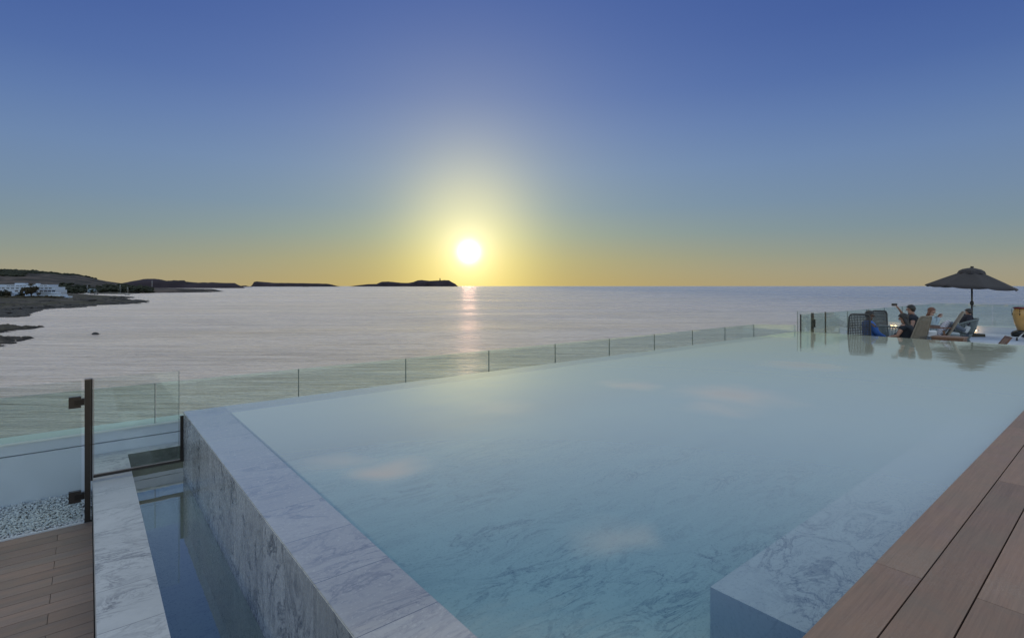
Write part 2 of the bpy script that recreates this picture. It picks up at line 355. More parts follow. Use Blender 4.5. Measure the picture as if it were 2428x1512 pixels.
def land_mat(name, lo, hi, veg, scale=.08, vegmin=.5, zwet=0.7):
    m, nt, out = newmat(name)
    p = node(nt, 'ShaderNodeBsdfPrincipled'); tc = node(nt, 'ShaderNodeTexCoord'); o = tc.outputs['Object']
    sp = node(nt, 'ShaderNodeSeparateXYZ'); nt.links.new(o, sp.inputs[0])
    n1 = noise(nt, mapping(nt, o, sc=(.6,1,1.5)), scale, 8, .65, .6); n2 = noise(nt, o, scale*.35, 5, .6, .8); n3 = noise(nt, o, scale*6, 5, .7)
    c = mixc(nt, maprange(nt, n1, .35, .65), lo, hi)
    c = mixc(nt, maprange(nt, n2, vegmin-.06, vegmin+.06), c, veg)
    c = mixc(nt, maprange(nt, n3, .3, .7, 0, .5), c, tuple(.45*x for x in lo))
    wet = maprange(nt, mth(nt, 'ADD', sp.outputs[2], mth(nt, 'MULTIPLY', n1, 1.2)), zwet, zwet+.5, 1, 0)
    c = mixc(nt, wet, c, tuple(.4*x for x in lo))
    nt.links.new(c, p.inputs['Base Color']); p.inputs['Roughness'].default_value = .9; p.inputs['Specular IOR Level'].default_value = .15
    nt.links.new(bump(nt, mth(nt, 'ADD', n1, n3), 1, .6), p.inputs['Normal'])
    nt.links.new(p.outputs[0], out.inputs[0]); return m
def woven(name, c1, c2):
    return simple(name, c1, .75, 0, .25, 60)
M = {}
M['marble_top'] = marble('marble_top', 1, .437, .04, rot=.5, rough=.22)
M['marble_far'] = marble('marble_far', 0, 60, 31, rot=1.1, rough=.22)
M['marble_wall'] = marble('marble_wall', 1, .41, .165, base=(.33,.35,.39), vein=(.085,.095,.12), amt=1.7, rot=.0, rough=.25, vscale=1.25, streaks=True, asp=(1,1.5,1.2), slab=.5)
M['marble_ledge'] = marble('marble_ledge', 1, .46, .13, base=(.54,.55,.57), rot=-.75, amt=1.35, rough=.4, vscale=1.5, asp=(1,2,1))
M['marble_floor'] = marble('marble_floor', 0, 60, 31, base=(.74,.80,.80), vein=(.20,.27,.32), amt=1.1, rot=-.9, vscale=.9, asp=(1,3.2,1))
M['marble_bench'] = marble('marble_bench', 0, 60, 31, base=(.74,.77,.79), vein=(.2,.24,.28), amt=1.3, rot=.8, vscale=1.1)
M['trough'] = marble('trough_marble', 1, 60, 31, base=(.50,.55,.56), vein=(.25,.28,.3), amt=.6)
M['moss'] = simple('wet_mossy_stone', (.10,.105,.085), .35, var=.5, nscale=9, bmp=.4)
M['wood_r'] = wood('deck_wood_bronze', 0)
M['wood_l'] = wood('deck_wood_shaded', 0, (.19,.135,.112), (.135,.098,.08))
M['white'] = simple('white_render', (.62,.66,.74), .7, var=.05, nscale=3)
M['white_cap'] = simple('white_cap', (.80,.82,.80), .5, var=.04, nscale=4)
M['bronze'] = simple('bronze_profile', (.055,.045,.04), .35, .5, .1, 30)
M['bronze_dark'] = simple('bronze_dark', (.03,.024,.022), .35, .5, .1, 30)
M['bronze_edge'] = simple('bronze_light', (.32,.26,.23), .35, .6, .1, 30)
M['black'] = simple('black_metal', (.012,.013,.015), .4, .3, .1, 30)
M['alu'] = simple('white_trim', (.75,.76,.78), .35, .2, .05, 30)
M['glass'] = glass('fence_glass', (.85,.92,.895))
M['glass_clear'] = glass('gate_glass', (.94,.965,.955), refl=.55)
M['glass_edge'] = simple('glass_edge', (.10,.14,.125), .3, 0, .1, 20)
M['pebble'] = simple('white_pebbles', (.62,.63,.66), .7, var=.35, nscale=45)
M['gravelbed'] = simple('gravel_bed', (.2,.2,.21), .9, var=.5, nscale=60)
M['tile'] = marble('terrace_tile', 0, .9, 0, base=(.60,.63,.70), vein=(.45,.48,.55), amt=.3, joint2=(1,.9), rough=.5)
M['pool_water'] = still_water('pool_water', (.50,.80,.82), .75, bs=.03, rough=.045, swell=.03, refl_paint=.9)
M['basin_water'] = still_water('basin_water', (.40,.68,.70), .9, bs=.008, rough=.01, swell=0, pw=2.2, gain=1.1, refl_paint=.6, shallow=.9)
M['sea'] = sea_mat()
M['skin'] = simple('skin', (.36,.20,.15), .5, var=.08)
M['skin_dark'] = simple('skin_brown', (.10,.05,.035), .5, var=.08)
M['blue_shirt'] = simple('blue_shirt', (.03,.12,.42), .8, var=.2, nscale=8)
M['navy'] = simple('navy_cloth', (.010,.016,.028), .85, var=.2, nscale=8)
M['dark_cloth'] = simple('dark_cloth', (.014,.013,.024), .85, var=.2, nscale=8)
M['grey_knit'] = simple('grey_knit', (.30,.38,.44), .9, var=.15, nscale=20)
M['grey_trousers'] = simple('grey_trousers', (.09,.11,.15), .9, var=.2, nscale=14)
M['beige_cloth'] = simple('beige_cloth', (.30,.25,.24), .9, var=.15, nscale=14)
M['hair_dark'] = simple('dark_hair', (.010,.007,.007), .55, var=.3, nscale=40, bmp=.3)
M['hair_red'] = simple('auburn_hair', (.13,.045,.022), .55, var=.3, nscale=40, bmp=.3)
M['shoe'] = simple('pale_shoe', (.4,.42,.45), .6)
M['eye'] = simple('eye_dark', (.01,.01,.01), .2)
M['lip'] = simple('lip', (.25,.09,.08), .5)
M['wick_dark'] = simple('dark_wicker', (.055,.055,.058), .7, var=.3, nscale=60)
M['wick_tan'] = simple('tan_wicker', (.24,.21,.175), .75, var=.3, nscale=60)
M['rope_grey'] = simple('grey_rope', (.16,.19,.20), .8, var=.25, nscale=50)
M['rope_light'] = simple('light_rope', (.32,.37,.41), .8, var=.25, nscale=50)
M['teak'] = simple('teak', (.14,.06,.035), .5, var=.3, nscale=18)
M['teak_light'] = simple('teak_worn', (.22,.125,.08), .5, var=.3, nscale=18)
M['canopy'] = simple('taupe_canvas', (.040,.036,.042), .9, var=.08, nscale=5)
M['drum'] = simple('amber_drum_wood', (.52,.30,.10), .3, var=.15, nscale=6)
M['drum_red'] = simple('drum_red_rim', (.18,.02,.03), .3, .3)
M['drum_skin'] = simple('drum_skin', (.6,.55,.45), .6)
M['cushion'] = simple('white_cushion', (.62,.64,.68), .9, var=.08)
M['rock'] = simple('sea_rock', (.03,.028,.03), .8, var=.5, nscale=2, bmp=.5)
M['foliage'] = simple('pine_foliage', (.022,.028,.018), .8, var=.5, nscale=.15, spec=.2)
M['foliage_brown'] = simple('brown_green_foliage', (.055,.048,.03), .8, var=.5, nscale=.4, spec=.2)
M['trunk'] = simple('bark', (.05,.038,.03), .9)
M['lamp'] = emit('lamp_lens', (1,.78,.42), 6)
M['foam'] = simple('foam', (.60,.66,.74), .8, var=.3, nscale=.3)
M['hotel_white'] = simple('hotel_white', (.46,.54,.68), .8, var=.06, nscale=.5)
M['hotel_glass'] = simple('hotel_window', (.03,.05,.09), .25, var=.3, nscale=.5)
M['hull'] = simple('white_hull', (.6,.62,.66), .4); M['hull_dark'] = simple('dark_hull', (.03,.035,.05), .4)
def cushion_mat():
    m, nt, out = newmat('zigzag_cloth'); p = node(nt, 'ShaderNodeBsdfPrincipled'); tc = node(nt, 'ShaderNodeTexCoord')
    sp = node(nt, 'ShaderNodeSeparateXYZ'); nt.links.new(tc.outputs['Object'], sp.inputs[0])
    zz = mth(nt, 'PINGPONG', mth(nt, 'MULTIPLY', sp.outputs[0], 1), .02)
    t = mth(nt, 'FRACT', mth(nt, 'MULTIPLY', mth(nt, 'ADD', sp.outputs[2], zz), 22))
    nt.links.new(mixc(nt, mth(nt, 'GREATER_THAN', t, .55), (.66,.66,.70), (.03,.03,.12)), p.inputs['Base Color']); p.inputs['Roughness'].default_value = .9
    nt.links.new(p.outputs[0], out.inputs[0]); return m
M['zigzag'] = cushion_mat()
# ================================================================ SEA AND LAND
def grid_mesh(name, X, Y, Z, smooth=True):
    n, m = X.shape
    v = np.stack([X, Y, Z], -1).reshape(-1, 3)
    i = np.arange(n*m).reshape(n, m)
    f = np.stack([i[:-1,:-1], i[1:,:-1], i[1:,1:], i[:-1,1:]], -1).reshape(-1, 4)
    me = bpy.data.meshes.new(name); me.vertices.add(len(v)); me.vertices.foreach_set('co', v.ravel())
    me.loops.add(f.size); me.loops.foreach_set('vertex_index', f.ravel())
    me.polygons.add(len(f)); me.polygons.foreach_set('loop_start', np.arange(0, f.size, 4))
    me.polygons.foreach_set('use_smooth', np.full(len(f), smooth)); me.update(calc_edges=True); me.validate()
    return me
def vnoise(x, y, seed=0):
    xi = np.floor(x).astype(int); yi = np.floor(y).astype(int); xf = x-xi; yf = y-yi
    xf = xf*xf*(3-2*xf); yf = yf*yf*(3-2*yf)
    def h(a, b):
        s = np.sin(a*127.1+b*311.7+seed*74.7)*43758.5453; return s-np.floor(s)
    return (h(xi,yi)*(1-xf)+h(xi+1,yi)*xf)*(1-yf)+(h(xi,yi+1)*(1-xf)+h(xi+1,yi+1)*xf)*yf
def fbm(x, y, o=5, seed=0):
    r = 0; a = .5
    for k in range(o): r = r+a*vnoise(x*2**k, y*2**k, seed+k); a *= .5
    return r-.5
def sdist(px, py, poly):
    poly = np.array(poly, float); d = np.full(px.shape, 1e18); inside = np.zeros(px.shape, bool)
    for i in range(len(poly)):
        a = poly[i]; b = poly[(i+1) % len(poly)]; e = b-a
        wx = px-a[0]; wy = py-a[1]; t = np.clip((wx*e[0]+wy*e[1])/(e@e+1e-9), 0, 1)
        d = np.minimum(d, (wx-t*e[0])**2+(wy-t*e[1])**2)
        c = ((a[1] > py) != (b[1] > py)) & (px < (b[0]-a[0])*(py-a[1])/(b[1]-a[1]+1e-12)+a[0]); inside ^= c
    d = np.sqrt(d); return np.where(inside, d, -d)
def G(px, py, el=0):
    Y = (CAMZ-el)*F/(py-HY); return ((px-CX)/F*Y, Y)
# sea: one sheet to the horizon
ys = np.concatenate([[-2000, -200, 0, 20], np.geomspace(40, 90000, 60)]); us = np.linspace(-1, 1, 41)
YY, UU = np.meshgrid(ys, us, indexing='ij'); XX = UU*(2500+np.abs(YY)*2.2)
tag(mesh_obj('sea', grid_mesh('sea', XX, YY, XX*0), M['sea']), kind='structure')
def coast(name, poly, u0, u1, y0, y1, nu, ny, hf, mat, jit=6, jf=.03):
    us = np.linspace(u0, u1, nu); ys = np.geomspace(y0, y1, ny); Y, U = np.meshgrid(ys, us, indexing='ij'); X = U*Y
    jx = jit*fbm(X*jf, Y*jf, 5, 3)*2; jy = jit*fbm(X*jf, Y*jf, 5, 9)*2
    d = sdist(X+jx, Y+jy, poly)
    Z = hf(X, Y, d); o = mesh_obj(name, grid_mesh(name, X, Y, Z), mat); return o
nearpoly = [G(347,715.7), G(320,718), G(298,720.6), G(250,722), G(198,723.6), G(149,729.8), G(110,731), G(74,733.5), G(37,738.5), G(0,751), G(-60,762), (-260,205), (-420,240), (-1300,500), (-1300,1300), (-760,1060), (-720,960), G(175,696.3), G(198,698.0), G(248,701.5), G(290,702.6), G(315,704.4), G(300,706), G(275,708), G(262,709.6), G(290,711), G(325,713.0), G(340,714.2)]
M['near_land'] = land_mat('coast_rock', (.036,.032,.033), (.135,.118,.105), (.065,.06,.042), .07, .5)
def hnear(X, Y, d):
    base = np.where(d > 0, .25+np.minimum(d, 45)*.062+np.clip(d-60, 0, 300)*.012, np.maximum(d*.35, -3))
    r = fbm(X*.16, Y*.22, 5, 21)*2.2*np.clip((d+2)/6, 0, 1)*np.exp(-np.clip(d-15, 0, 200)/40)+fbm(X*.05, Y*.07, 4, 5)*2.2*np.clip(d/20, 0, 1)
    return base+r*.8
tag(coast('rocky_shore', nearpoly, -1.75, -.62, 170, 1400, 900, 330, hnear, M['near_land'], 5, .06), kind='structure')
def shore_rocks():
    base = bmesh.new(); bmesh.ops.create_icosphere(base, subdivisions=1, radius=1); bv = np.array([v.co[:] for v in base.verts]); bf = np.array([[v.index for v in f.verts] for f in base.faces]); base.free()
    X = []; Y = []
    while len(X) < 900:
        px = rng.uniform(-60, 352); py = rng.uniform(704, 752); x, y = G(px, py); d = float(sdist(np.array([x]), np.array([y]), nearpoly)[0])
        if -9 < d < 9 and rng.rand() < .5 or 9 <= d < 60 and rng.rand() < .06: X.append(x); Y.append(y)
    X = np.array(X); Y = np.array(Y); Z = np.maximum(hnear(X, Y, sdist(X, Y, nearpoly)), -.1); V = []; Fc = []
    for x, y, z in zip(X, Y, Z):
        s_ = rng.uniform(.4, 1.7)*(1+.8*(rng.rand() < .1)); V.append(bv*(1+(rng.rand(len(bv),1)-.5)*.7)*np.array([s_*1.6, s_, s_*.5])+np.array([x, y, z])); Fc.append(bf+(len(V)-1)*len(bv))
    me = bpy.data.meshes.new('shore_rocks'); me.from_pydata(np.concatenate(V).tolist(), [], np.concatenate(Fc).tolist()); return me
tag(mesh_obj('shore_rocks', shore_rocks(), M['rock']), kind='stuff', label='broken dark boulders strewn along the rocky left shore', cat='rocks')
# low reefs
reefs = [([G(109,775), G(85,779), G(60,782), G(25,786), G(0,789), G(-80,800), G(-120,780), G(0,767), G(30,771), G(60,773)], -1.3, -.86, 100, 200),
         ([G(99,799), G(60,806), G(40,812), G(20,817), G(0,822), G(-60,838), G(-120,815), G(0,797), G(50,799)], -1.3, -.86, 80, 150),
         ([G(198,726.3), G(160,728.2), G(145,727.4), G(170,725.6)], -1.0, -.78, 340, 430),
         ([G(80,746), G(45,749), G(30,750.5), G(15,748.5), G(55,744.5)], -1.1, -.85, 220, 330)]
for i, (pl, u0, u1, y0, y1) in enumerate(reefs):
    def hr(X, Y, d): return np.where(d > 0, .05+np.minimum(d, 6)*.09, np.maximum(d*.3, -2))+fbm(X*.5, Y*.8, 5, 30+i)*2.0*np.clip((d+1)/2.5, 0, 1)
    lab = ['low dark rock reef running out from the left shore, second spit from the front', 'lowest and nearest dark rock spit at the left edge of the sea', 'thin dark reef line just off the long rocky shore point', 'small broken reef in the shallow bay at left'][i]
    tag(coast('reef', pl, u0, u1, y0, y1, 260, 120, hr, M['near_land'], 1.6 if i < 2 else 2.5, .2), lab, 'reef')
M['far_land'] = land_mat('hill_scrub', (.036,.031,.034), (.14,.112,.10), (.028,.028,.026), .03, .5, 1.5)
farpoly = [(-1900, 1000), (-820, 1040), G(173,695.6), G(198,695.3), G(300,695.2), G(335,694.8), G(430,693.6), G(500,692.5), G(531,691.0), G(520,689.9), G(470,689.2), G(400,688.2), (-1500,1950), (-1700,2400), (-3000,3000), (-3500,1500)]
xr = np.array([-900,-400,-120,0,30,80,130,180,215,250,285,310,345,400,480,535]); er = np.array([640,634,640,641.5,643,647.5,650,653.5,660,667,671.5,675.5,680,684,686.8,690])
def hfar(X, Y, d):
    px = X/Y*F+CX; top = CAMZ-(np.interp(px, xr, er)-HY)/F*1800
    ridge = np.exp(-((Y-1800)/520)**2); flat = np.interp(px, [0,180,330,420,500,531], [7,6,7,7,6,4])*np.clip(d/22, 0, 1)
    h = flat*(1-ridge)+np.maximum(top, 2)*ridge
    h = np.where(px > 330, flat, h)
    blend = np.clip((px-290)/60, 0, 1); h2 = flat*(1-ridge)+np.maximum(top, 2)*ridge; h = h2*(1-blend)+flat*blend
    h = h*np.maximum(np.clip(d/90, 0.15, 1), blend)+fbm(X*.012, Y*.012, 6, 2)*10*np.clip(d/200, 0, 1)*(1-blend*.8)
    return np.where(d > 0, h+.4, np.maximum(d*.2, -4))
tag(coast('hills', farpoly, -2.0, -.5, 900, 3200, 700, 170, hfar, M['far_land'], 12, .01), kind='structure')
M['dist_land'] = simple('distant_land', (.038,.030,.040), .9, var=.5, nscale=.004, spec=.1)
def ridge_land(name, prof, Y0, depth, mat, rough=4, step=.5, kind=True):
    """an island or headland: a skyline profile with a rounded body of real depth"""
    xs = np.arange(prof[0][0], prof[-1][0]+.01, step); yt = np.interp(xs, [p[0] for p in prof], [p[1] for p in prof])
    e = CAMZ+(HY-yt)/F*Y0; e = np.maximum(e, 0); t = np.linspace(-1, 1, 25); T, Xp = np.meshgrid(t, xs, indexing='ij')
    E = np.tile(e, (25, 1)); prf = np.sqrt(np.clip(1-np.abs(T)**2.6, 0, 1))
    Y = Y0+T*depth; X = (Xp-CX)/F*Y0+(Y-Y0)*((prof[0][0]+prof[-1][0])/2-CX)/F
    n = fbm(X*12/Y0*8, Y*12/Y0*8, 5, 4)
    Z = E*prf*(1+.10*n)+rough*n*np.minimum(1, E/20)*prf; Z = np.where(np.abs(T) > .97, -3, Z)
    return mesh_obj(name, grid_mesh(name, X, Y, Z), mat)
o = ridge_land('headland', [(255,682),(285,672),(300,669.5),(320,666),(340,662),(352,661),(366,661),(385,663.5),(395,665.8),(425,664.8),(437,664.8),(441,668),(470,670.3),(480,669.4),(492,670),(500,669.4),(510,670),(528,670.6),(553,670.8),(558,674),(567,678),(572,683)], 3900, 260, M['dist_land'], 2); tag(o, kind='structure')
o = ridge_land('islet', [(566,679.5),(574,677.2),(583,676.8),(588,678.4),(594,679.2),(598,679.6)], 9000, 200, M['dist_land'], 2); tag(o, kind='structure')
o = ridge_land('island', [(596,680),(600,675),(603.5,668),(609,666.8),(630,668.8),(650,670.4),(690,671),(700,671.2),(745,671.9),(775,672.6),(787,674.6),(796,677.2),(804,679.2),(810,680)], 13000, 450, M['dist_land'], 2); tag(o, kind='structure')
o = ridge_land('island', [(826,680.5),(836,678.2),(850,676),(870,673.8),(893,673),(900,670),(906,667.8),(920,667.3),(935,669),(950,670.5),(968,670.6),(980,668.6),(990,665),(1000,664.2),(1018,665.8),(1040,664.6),(1052,664),(1064,664.6),(1070,668),(1078,672.5),(1082,677.5),(1084,680)], 15000, 450, M['dist_land'], 3); tag(o, kind='structure')
def poly3(px, py_el, Y): return ((px-CX)/F*Y, Y, py_el)
mb = MB(); x0 = (1043.3-CX)/F*15000
mb.lathe([(16,160),(14,215),(10,235),(3,250)], 10, (x0, 15000, 0)); tag(mb.build('lighthouse', M['dist_land']), 'tiny lighthouse on top of the far island left of the sun', 'lighthouse')
mb = MB(); mb.ball(((724-CX)/F*9000, 9000, 0), 1, (52, 30, 13), 3, .25); tag(mb.build('rock', M['rock'], flip=True), 'low dark rock in front of the long flat island', 'rock')
mb = MB(); X, Y = G(226, 793); mb.ball((X, Y, .1), 1, (.95,.6,.62), 3, .22); mb.ball((X-.6, Y, .15), .5, (1,.7,.9), 2, .3); mb.ball((X+.9, Y+.1, 0), .5, (1.1,.5,.35), 2, .3)
tag(mb.build('rock', M['rock']), 'lone dark rock standing in the sea near the left shore', 'rock')
# ---- woods on the hill and behind the bay
def crowns(name, pts, mat, sc):
    base = bmesh.new(); bmesh.ops.create_icosphere(base, subdivisions=1, radius=1); bv = np.array([v.co[:] for v in base.verts]); bf = np.array([[v.index for v in f.verts] for f in base.faces]); base.free()
    V = []; Fc = []
    for k, (x, y, z, s) in enumerate(pts):
        for j in range(3):
            q = bv*(1+(rng.rand(len(bv),1)-.5)*.6)*np.array([s, s, s*.62])*(.65+.35*rng.rand())+np.array([x+(rng.rand()-.5)*s, y+(rng.rand()-.5)*s, z+(rng.rand()-.3)*s*.6])
            Fc.append(bf+len(V)*len(bv)); V.append(q)
    V = np.concatenate(V); Fc = np.concatenate(Fc)
    me = bpy.data.meshes.new(name); me.from_pydata(V.tolist(), [], Fc.tolist()); return mesh_obj(name, me, mat)
def hq(X, Y, poly, hf):
    X = np.array(X); Y = np.array(Y); return hf(X, Y, sdist(X, Y, poly))
pts = []
n = 3400; U = rng.uniform(-130, 232, n); Yr = rng.uniform(1400, 1880, n); X = (U-CX)/F*Yr; Zh = hq(X, Yr, farpoly, hfar)
for x, y, z, u in zip(X, Yr, Zh, U):
    if vnoise(np.array([x*.012]), np.array([y*.012]), 3)[0] < .26 and y < 1650: continue
    if u > 60 and y < 1600+ (u-60)*1.2: continue
    pts.append((x, y, z+1, rng.uniform(3.2, 5.5)*(1.35 if rng.rand() < .05 else 1)))
tag(crowns('woodland', pts, M['foliage'], 5), kind='stuff', label='dark pine woodland covering the top of the far left hill', cat='woodland')
pts = []
for k in range(760):
    u = rng.uniform(134, 362); Y = rng.uniform(1010, 1120)+max(0, (u-200))*.5; x = (u-CX)/F*Y
    if 205 < u < 230 and rng.rand() < .7: continue
    z = float(hq([x], [Y], farpoly, hfar)[0]); top = np.interp(u, [134,145,165,200,235,250,290,340,362], [5,9,8,6,5,8,9,8,2])
    pts.append((x, Y, max(z, 2)+rng.uniform(.2, top), rng.uniform(2.5, 4.2)))
tag(crowns('pine_belt', pts, M['foliage'], 4), kind='stuff', label='dark belt of pines along the flat shore behind the anchored yachts', cat='pines')
pts = []
for k in range(420):
    u = rng.uniform(-60, 150); Y = rng.uniform(500, 535) if u < 60 else rng.uniform(520, 560); x = (u-CX)/F*Y
    z = float(hq([x], [Y], nearpoly, hnear)[0]); pts.append((x, Y, z+rng.uniform(0, 1.0), rng.uniform(.8, 1.7)))
tag(crowns('scrub', pts, M['foliage_brown'], 1), kind='stuff', label='dark low scrub in front of the white hotel', cat='scrub')
# ---- trees by the hotel
def leaf_tree(label, px, Y, z0, h, r, mat, group=None, squash=.8):
    x = (px-CX)/F*Y; t = empty('tree', (x, Y, z0)); tag(t, label, 'tree', group)
    tb = MB(); tb.path([(0,0,-.5),(.1,0,h*.3),(0,.1,h*.6)], [r*.1, r*.07, r*.035], 8)
    for k in range(6):
        a = k*1.05; tb.path([(0,0,h*.3),(math.cos(a)*r*.35, math.sin(a)*r*.35, h*.5),(math.cos(a)*r*.65, math.sin(a)*r*.65, h*.68)], [r*.04, r*.03, r*.015], 6)
    tb.build('trunk', M['trunk'], t)
    n = 2600; V = []; Fc = []
    cl = [(Vector((random.gauss(0,.42), random.gauss(0,.42), random.gauss(0,.38)))) for _ in range(26)]
    for k in range(n):
        c = random.choice(cl); q = c+Vector((random.gauss(0,.15), random.gauss(0,.15), random.gauss(0,.13)))
        if q.length > 1.05: q *= 1.05/q.length
        p = Vector((q.x*r, q.y*r, h*.62+q.z*r*squash)); s = r*.05*random.uniform(.6, 1.5)
        e = Euler((random.random()*6, random.random()*6, random.random()*6)).to_matrix(); i = len(V)
        V += [p+e@Vector(v)*s for v in ((-1,-.6,0),(1,-.6,.1),(1.1,.6,0),(-1,.6,.15))]; Fc.append((i,i+1,i+2,i+3))
    me = bpy.data.meshes.new('crown'); me.from_pydata([tuple(v) for v in V], [], Fc); mesh_obj('crown', me, mat, t); return t
HYY = 546.0
def hx(x6): return (.08*x6-CX)/F*HYY
leaf_tree('big round brownish tree in front of the middle of the white hotel', 74, 530, 2.6, 12.5, 7.6, M['foliage_brown'], squash=.85)
leaf_tree('dark green bush at the left foot of the big brownish hotel tree', 48, 527, 1.5, 6.5, 4.0, M['foliage'])
leaf_tree('dark green low tree at the far left edge beside the hotel', 4, 525, 1.5, 9.5, 5.5, M['foliage'])
leaf_tree('small dark tree left of the hotel terrace block, near the left edge', 19, 527, 1.5, 8.5, 4.2, M['foliage_brown'])
leaf_tree('slender dark tree at the right end of the white hotel', 134, 556, 3, 11.5, 3.4, M['foliage'])
# ---- hotel
def hotel():
    t = empty('hotel', (hx(0), HYY, 3)); tag(t, 'long white stepped hotel with rows of dark windows on the far left shore', 'hotel')
    ox, oy, oz = t.location
    Z = lambda y6: CAMZ-(631.3+.08*y6-HY)/F*HYY-oz
    X = lambda x6: hx(x6)-ox
    zt, z3, z2, z1, zb = Z(548), Z(612), Z(695), Z(785), Z(885)
    w = MB()
    w.box(X(-1500), X(1385), 2.5, 14, z3+.01, zt); w.box(X(-1500), X(1595), 1.2, 14, z2+.01, z3); w.box(X(-1500), X(1650), 0, 14, z1+.01, z2); w.box(X(-1500), X(1640), -.6, 14, zb-3, z1)
    w.build('wall', M['hotel_white'], t)
    r = MB(); r.box(X(-1500), X(1395), 2.1, 14.3, zt, zt+.35); r.box(X(300), X(600), 5, 9, zt+.35, zt+1.8); r.box(X(930), X(1000), 5, 8, zt+.35, zt+1.5); r.build('roof', M['hotel_white'], t)
    for (xa, xb, y, z) in ((-1500, 1610, .2, z3), (-1500, 1660, -1.0, z2), (1100, 1700, -1.8, z1), (-1500, 620, -1.6, z1)):
        b = MB(); b.box(X(xa), X(xb), y, y+1.7, z-.12, z+.05); b.box(X(xa), X(xb), y, y+.12, z+.05, z+1.0); b.build('balcony', M['hotel_white'], t)
    def win(x0, x1, yf, zlo, zhi, arch=False):
        m = MB()
        if arch:
            c = (x0+x1)/2; rr = (x1-x0)/2; pts = [(x0, zlo), (x1, zlo)]+[(c+rr*math.cos(q), zhi-rr*.6+rr*.6*math.sin(q)) for q in np.linspace(0, math.pi, 9)]
            m.prism(pts, yf-.06, yf+.05)
        else: m.box(x0, x1, yf-.06, yf+.05, zlo, zhi)
        m.build('window', M['hotel_glass'], t)
        f = MB(); f.box((x0+x1)/2-.05, (x0+x1)/2+.05, yf-.1, yf-.061, zlo, zhi-.1); f.build('mullion', M['hotel_white'], t)
    for a, b in ((-1000,-800),(-700,-500),(-400,-200),(130,240),(260,360),(410,500),(520,600),(620,710),(780,900),(1130,1210),(1240,1330)): win(X(a), X(b), 2.5, z3+.5, zt-.6)
    for a in (-1000,-850,-700,-550,-400,-250,-100,20,160,300,440,580,1170,1300,1420): win(X(a), X(a+82), 1.2, z2+.6, z3-.8)
    for a in (-900,-760,-620,-480,-340,-200,-60,440,590,1175,1300,1415,1540): win(X(a), X(a+100), 0, z1+.4, z2-.4, True)
hotel()
b = empty('pool_bar', (hx(1640), HYY-8, 3)); tag(b, 'low white terrace with small white sunshades right of the hotel', 'terrace')
m = MB(); m.box(0, hx(2010)-hx(1640), 0, 8, -2, 3.2); m.box(0, hx(2150)-hx(1640), 3, 8, -2, 1.6); m.build('wall', M['hotel_white'], b)
for k in range(5):
    m = MB(); m.lathe([(.05,3.2),(.05,4.6),(1.1,4.6),(.05,5.6)], 4, (1.4+k*2.2, 2, 0), smooth=False); m.build('sunshade', M['hotel_white'], b)
b = empty('beach_house', (hx(300), HYY-12, 0)); tag(b, 'low white flat-roofed house below the hotel at far left', 'house')
m = MB(); m.box(0, 9.5, 0, 7, .3, 3.6); m.box(1.0, 8.6, 2, 7, 3.6, 7.0); m.build('wall', M['hotel_white'], b)
m = MB(); m.box(-3, 10.6, -.8, 7.2, 3.6, 3.95); m.box(.7, 8.9, 1.6, 7.2, 7.0, 7.25); m.build('roof', M['hotel_white'], b)
for k in range(3): m = MB(); m.box(1+k*2.8, 2.9+k*2.8, -.05, .02, .8, 2.8); m.build('window', M['hotel_glass'], b)
# ---- far low houses on the hillside
for px, py, Yh, lab in ((8, 681.0, 1250, 'small pale building half up the hill at the left edge'), (106, 684.5, 1200, 'small pale house on the lower hill slope right of the hotel'), (214, 688.5, 1050, 'low pale beach house among the pines behind the yachts')):
    x = (px-CX)/F*Yh; z = CAMZ-(py-HY)/F*Yh; b = empty('house', (x, Yh, z)); tag(b, lab, 'house')
    m = MB(); m.box(-5, 5, 0, 7, -8, 3); m.build('wall', M['grey_knit'], b); m = MB(); m.box(-5.4, 5.4, -.4, 7.4, 3.01, 3.35); m.build('roof', M['hotel_white'], b)
# ---- yachts
def yacht(px, py, hl, mast, hullm, lab, rz=.3):
    X, Y = G(px, py); t = empty('sailing_yacht', (X, Y, 0), rz); tag(t, lab, 'yacht', 'yachts anchored in the bay')
    secs = [(-.5,.7,.9),(-.3,1,.95),(0,1.1,1),(.25,.85,1.1),(.42,.4,1.25),(.5,.03,1.4)]; bm = bmesh.new(); rings = []
    for s, w, h in secs:
        w *= hl*.14; rings.append([bm.verts.new((s*hl, q*w, z)) for q, z in ((-1,h),(-.8,.2),(0,-.4),(.8,.2),(1,h))])
    for A, B in zip(rings[:-1], rings[1:]):
        for k in range(4): bm.faces.new((A[k], B[k], B[k+1], A[k+1]))
        bm.faces.new((A[0], A[4], B[4], B[0]))
    bm.faces.new(rings[0])
    m = MB(); m.bm.free(); m.bm = bm; m.build('hull', hullm, t)
    m = MB(); m.box(-hl*.2, hl*.18, -hl*.07, hl*.07, .95, 1.6); m.build('cabin', M['hull'], t, bevel=.15)
    m = MB(); m.tube((hl*.08,0,1), (hl*.08,0,mast), .14, .09, 8); m.build('mast', M['hull'], t)
    m = MB(); m.tube((hl*.08,0,2.4), (-hl*.38,0,2.5), .16, .14, 8); m.build('boom', M['hull'], t)
    m = MB(); m.tube((hl*.08,0,mast), (hl*.5,0,1.4), .03, .03, 5); m.tube((hl*.08,0,mast), (-hl*.5,0,.9), .03, .03, 5); m.build('rigging', M['hull'], t)
yacht(206, 697.0, 9, 17, M['hull'], 'white sailing yacht with bare mast, leftmost of the anchored yachts')
yacht(284, 696.6, 11, 18, M['hull'], 'white sailing yacht with the tallest mast, anchored before the pine belt', -.2)
yacht(302, 699.2, 8, 13, M['hull_dark'], 'dark-hulled yacht with bare mast, rightmost of the anchored yachts', .1)
